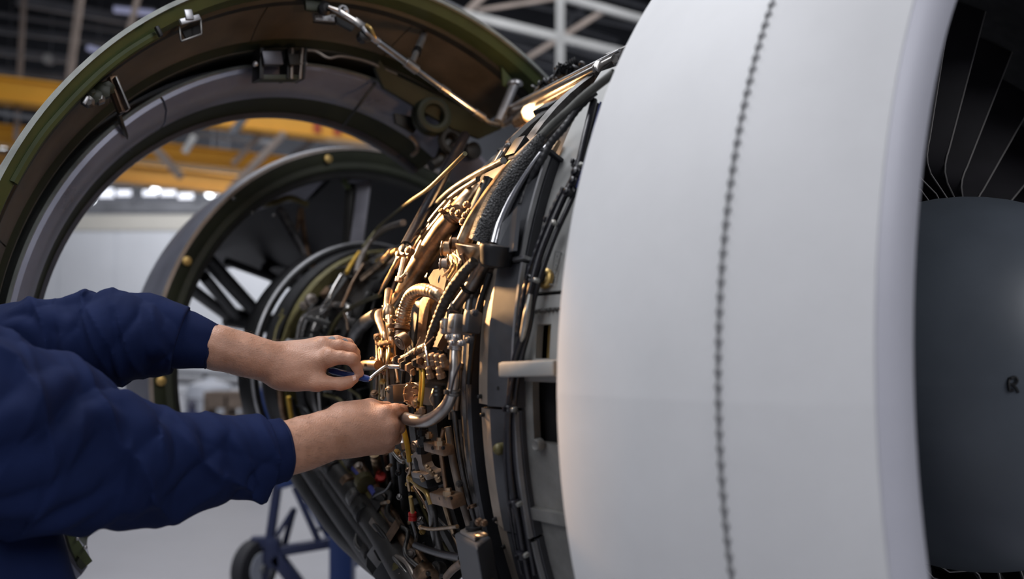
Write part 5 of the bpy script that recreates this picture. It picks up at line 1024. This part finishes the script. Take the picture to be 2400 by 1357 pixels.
nearF = [([(262, 930), (300, 968), (330, 1020), (343, 1080), (330, 1140), (306, 1200)], .020, .034, False), ([(352, 965), (372, 1020), (374, 1080), (352, 1160)], .010, .020, True), ([(405, 984), (430, 1022), (424, 1066), (386, 1118), (350, 1150)], .013, .024, False),
         ([(452, 990), (494, 1030), (500, 1072), (474, 1130)], .011, .020, False), ([(478, 992), (516, 1040), (520, 1090)], .006, .012, True), ([(500, 985), (530, 1012), (556, 1052), (562, 1100), (548, 1138)], .010, .018, False), ([(536, 985), (568, 1018), (588, 1060), (590, 1110)], .008, .014, False), ([(548, 1000), (574, 1036), (578, 1090)], .005, .010, True),
         ([(-40, 1128), (60, 1092), (150, 1030), (222, 975)], .016, .030, False), ([(-60, 1030), (30, 985), (104, 930), (150, 890)], .015, .028, False), ([(-20, 1080), (70, 1040), (170, 972)], .009, .020, True), ([(150, 1000), (215, 975), (290, 1005)], .010, .02, False), ([(-40, 1180), (80, 1165), (200, 1120), (300, 1060)], .013, .028, False), ([(60, 1215), (160, 1200), (260, 1150)], .012, .026, False), ([(410, 1185), (470, 1150), (520, 1105)], .009, .018, False), ([(330, 1225), (400, 1190), (440, 1150)], .010, .02, True)]
fnear = sleeve([(-600, 850, 1.03, 235), (-230, 960, 1.05, 235), (-60, 1005, 1.07, 212), (110, 1048, 1.12, 182), (230, 1084, 1.155, 146), (310, 1094, 1.185, 128), (400, 1090, 1.215, 101), (480, 1082, 1.245, 84), (560, 1068, 1.28, 75), (612, 1062, 1.30, 72), (640, 1058, 1.31, 68)], .03, nearF, .0065, 3, P(618, 1062, 1.30), (P(650, 1056, 1.312)-P(600, 1064, 1.29)).normalized())
farF = [([(178, 745), (164, 790), (168, 830), (184, 880)], .012, .022, False), ([(205, 740), (196, 800), (206, 868)], .007, .014, True), ([(232, 730), (242, 780), (250, 830), (236, 884)], .013, .024, False), ([(268, 730), (272, 800), (276, 870)], .008, .016, True), ([(300, 712), (306, 770), (316, 820), (298, 872)], .013, .024, False), ([(328, 740), (334, 800), (326, 862)], .008, .014, True), ([(344, 700), (352, 750), (364, 800), (374, 830), (362, 868)], .011, .020, False),
        ([(30, 742), (80, 732), (150, 760), (176, 790)], .011, .02, False), ([(20, 770), (70, 770), (120, 812)], .009, .018, False), ([(120, 720), (200, 712), (290, 700)], .010, .024, False), ([(100, 800), (130, 840), (140, 880)], .010, .02, False), ([(60, 800), (90, 840), (100, 880)], .008, .016, True)]
ffar = sleeve([(-220, 840, 1.30, 110), (-100, 815, 1.32, 90), (60, 806, 1.335, 84), (150, 802, 1.34, 88), (230, 798, 1.345, 92), (300, 788, 1.348, 86), (360, 790, 1.352, 73), (400, 794, 1.356, 60), (440, 798, 1.362, 56), (470, 804, 1.366, 54)], .03, farF, .005, 8, P(424, 795, 1.362), (P(500, 815, 1.375)-P(400, 790, 1.358)).normalized())
field_obj('sleeve', [fnear.mesh()], M['cloth'], man); field_obj('sleeve', [ffar.mesh()], M['cloth'], man)
# ---- trunk and legs of the coverall, collar
TC = [((-.90, 1.20, 1.0), (-.98, 1.21, 1.34), .165, .165, .05, ((1, 0, 0), 1.1)), ((-.90, 1.32, 1.36), (-.95, 1.03, 1.34), .095, .10, .05), ((-1.0, 1.21, 1.42), (-.985, 1.21, 1.48), .085, .075, .03), ((-.86, 1.30, .98), (-.98, 1.31, .50), .118, .085, .04), ((-.98, 1.31, .50), (-1.02, 1.31, .10), .085, .070, .03), ((-.86, 1.11, .98), (-1.0, 1.09, .50), .118, .085, .04), ((-1.0, 1.09, .50), (-1.04, 1.08, .10), .085, .070, .03),
      ((-.725, 1.14, 1.09), (-.685, 1.15, .94), .115, .125, .08), ((-.88, 1.12, 1.22), (-.78, 1.13, 1.04), .11, .10, .06)]
fc = Field(TC, .008, .04); rr_ = np.random.RandomState(5); w3 = rr_.uniform(-1, 1, (6, 3)); w3[:, 2] *= 2
fc.disp(lambda p: -.004*sum(np.abs(np.sin(p@w3[i]*18+i)) for i in range(6))*.3)
field_obj('coverall', [fc.mesh()], M['cloth'], man)
MB().tube([Vector((-.99, 1.21, 1.46))+Vector((math.cos(a)*.075, math.sin(a)*.08, .012*math.cos(a)*-1)) for a in [2*PI*k/20 for k in range(21)]], .014, 8, False).build('collar', M['cloth'], man)
for y_ in (1.31, 1.085): field_obj('boot', [Field([((-1.04, y_, .06), (-.85, y_, .045), .055, .045, .03), ((-1.03, y_, .06), (-1.03, y_, .16), .058, .058, .03)], .008).mesh()], M['boot'], man)
# ---- cuffs: open bands with a stitched seam
def cuff(prof, n=64, side=1):
    m = MB(); c = [(P(x, y, Y), px2m(r, Y)) for x, y, Y, r in prof]; rings = []
    path = [q[0] for q in c]; ax = (path[-1]-path[0]).normalized(); a, b = frame_of(ax)
    inner = [(q[0], q[1]-.0035) for q in c[::-1]]
    seq = c + [(c[-1][0]+ax*.0012, c[-1][1]-.0012)] + inner; vs_ = []; fs = []
    for i, (p, r) in enumerate(seq):
        for k in range(n):
            an = 2*PI*k/n; w_ = 1+.016*math.sin(3*an+side)+.012*math.sin(7*an+i*.5); vs_.append(p+(a*math.cos(an)+b*math.sin(an))*r*w_)
    for i in range(len(seq)-1):
        for k in range(n): k2 = (k+1) % n; fs.append((i*n+k, i*n+k2, (i+1)*n+k2, (i+1)*n+k))
    o = m.add(vs_, fs).build('cuff', M['cloth'], man, 60)
    for q in (.04, .11, .955):
        f_ = q*(len(c)-1); i = int(f_); w_ = f_-i; p = c[i][0].lerp(c[min(i+1, len(c)-1)][0], w_); r = c[i][1]*(1-w_)+c[min(i+1, len(c)-1)][1]*w_
        MB().tube([p+(a*math.cos(2*PI*k/n)+b*math.sin(2*PI*k/n))*(r*(1+.016*math.sin(6*PI*k/n+side)+.012*math.sin(14*PI*k/n+i*.5))+.0002) for k in range(n+1)], .0007, 5, False).build('stitching', M['clothd'], o)
    return o
cuff([(412, 793, 1.360, 71), (440, 799, 1.364, 68), (470, 806, 1.368, 60), (500, 814, 1.373, 52)], side=1)
cuff([(588, 1068, 1.288, 79), (615, 1064, 1.298, 77), (640, 1060, 1.308, 75), (662, 1055, 1.318, 72)], side=2)
# grey dressing on the middle finger
q_ = [P(766, 806, 1.446), P(780, 803, 1.449), P(798, 804, 1.455), P(812, 808, 1.461), P(822, 817, 1.466)]
MB().tube(crom(q_, 4), [px2m(r, 1.45) for r in (16.5, 15.8, 15.2, 14.6, 13.6)], 18).build('finger_dressing', M['plaster'], man, 60)['label'] = 'grey dressing round one finger'

# ================================================================== WRENCH
wr = thing('wrench', 'bent steel wrench with a blue handle held by the upper hand', 'wrench', P(850, 885, 1.41))
a = P(772, 868, 1.430); b = P(866, 889, 1.418)
MB().tube([a, a.lerp(b, .1), a.lerp(b, .5), a.lerp(b, .9), b], [.004, .0058, .0058, .0060, .0048], 14).build('handle', M['handle'], wr, 50)
e = surf(946, 860, .055)
MB().tube(crom([b-(b-a)*.05, P(868, 887, 1.419), P(884, 874, 1.428), P(902, 861, 1.438), P(914, 859, 1.443), e], 6), .0036, 12).build('shaft', M['chrome'], wr, 50)
MB().lathe(e, (e-P(914, 859, 1.443)).normalized(), [(-.006, .0045), (-.004, .007), (.006, .007), (.007, .004)], 12).build('socket', M['dsteel'], wr, 40)

# crouching helper far behind, by the white tank
c = P(452, 985, 12.4); c.z = 0
hp = thing('person', 'distant crouching person in blue overalls in front of the white tank', 'person', c)
v = lambda x, y, z: tuple(c+Vector((x, y, z)))
field_obj('body', [Field([(v(0, 0, .10), v(-.02, .02, .40), .13, .14, .05), (v(-.10, .0, .38), v(.10, .0, .38), .06, .06, .05), (v(-.02, .02, .44), v(-.03, .04, .52), .04, .04, .02), (v(-.03, .04, .58), v(-.03, .04, .61), .062, .066, .02), (v(-.13, 0, .36), v(-.15, .12, .18), .05, .04, .03), (v(.13, 0, .36), v(.16, .12, .18), .05, .04, .03), (v(-.1, .05, .16), v(-.14, -.1, .07), .075, .06, .03), (v(.1, .05, .16), v(.12, -.1, .07), .075, .06, .03)], .014).mesh()], mat('overall_blue', (.028, .034, .10), .8), hp)
field_obj('hair', [Field([(v(-.03, .03, .60), v(-.03, .03, .63), .068, .066, .02)], .012).mesh()], mat('grey_cap', (.10, .10, .14), .8), hp)
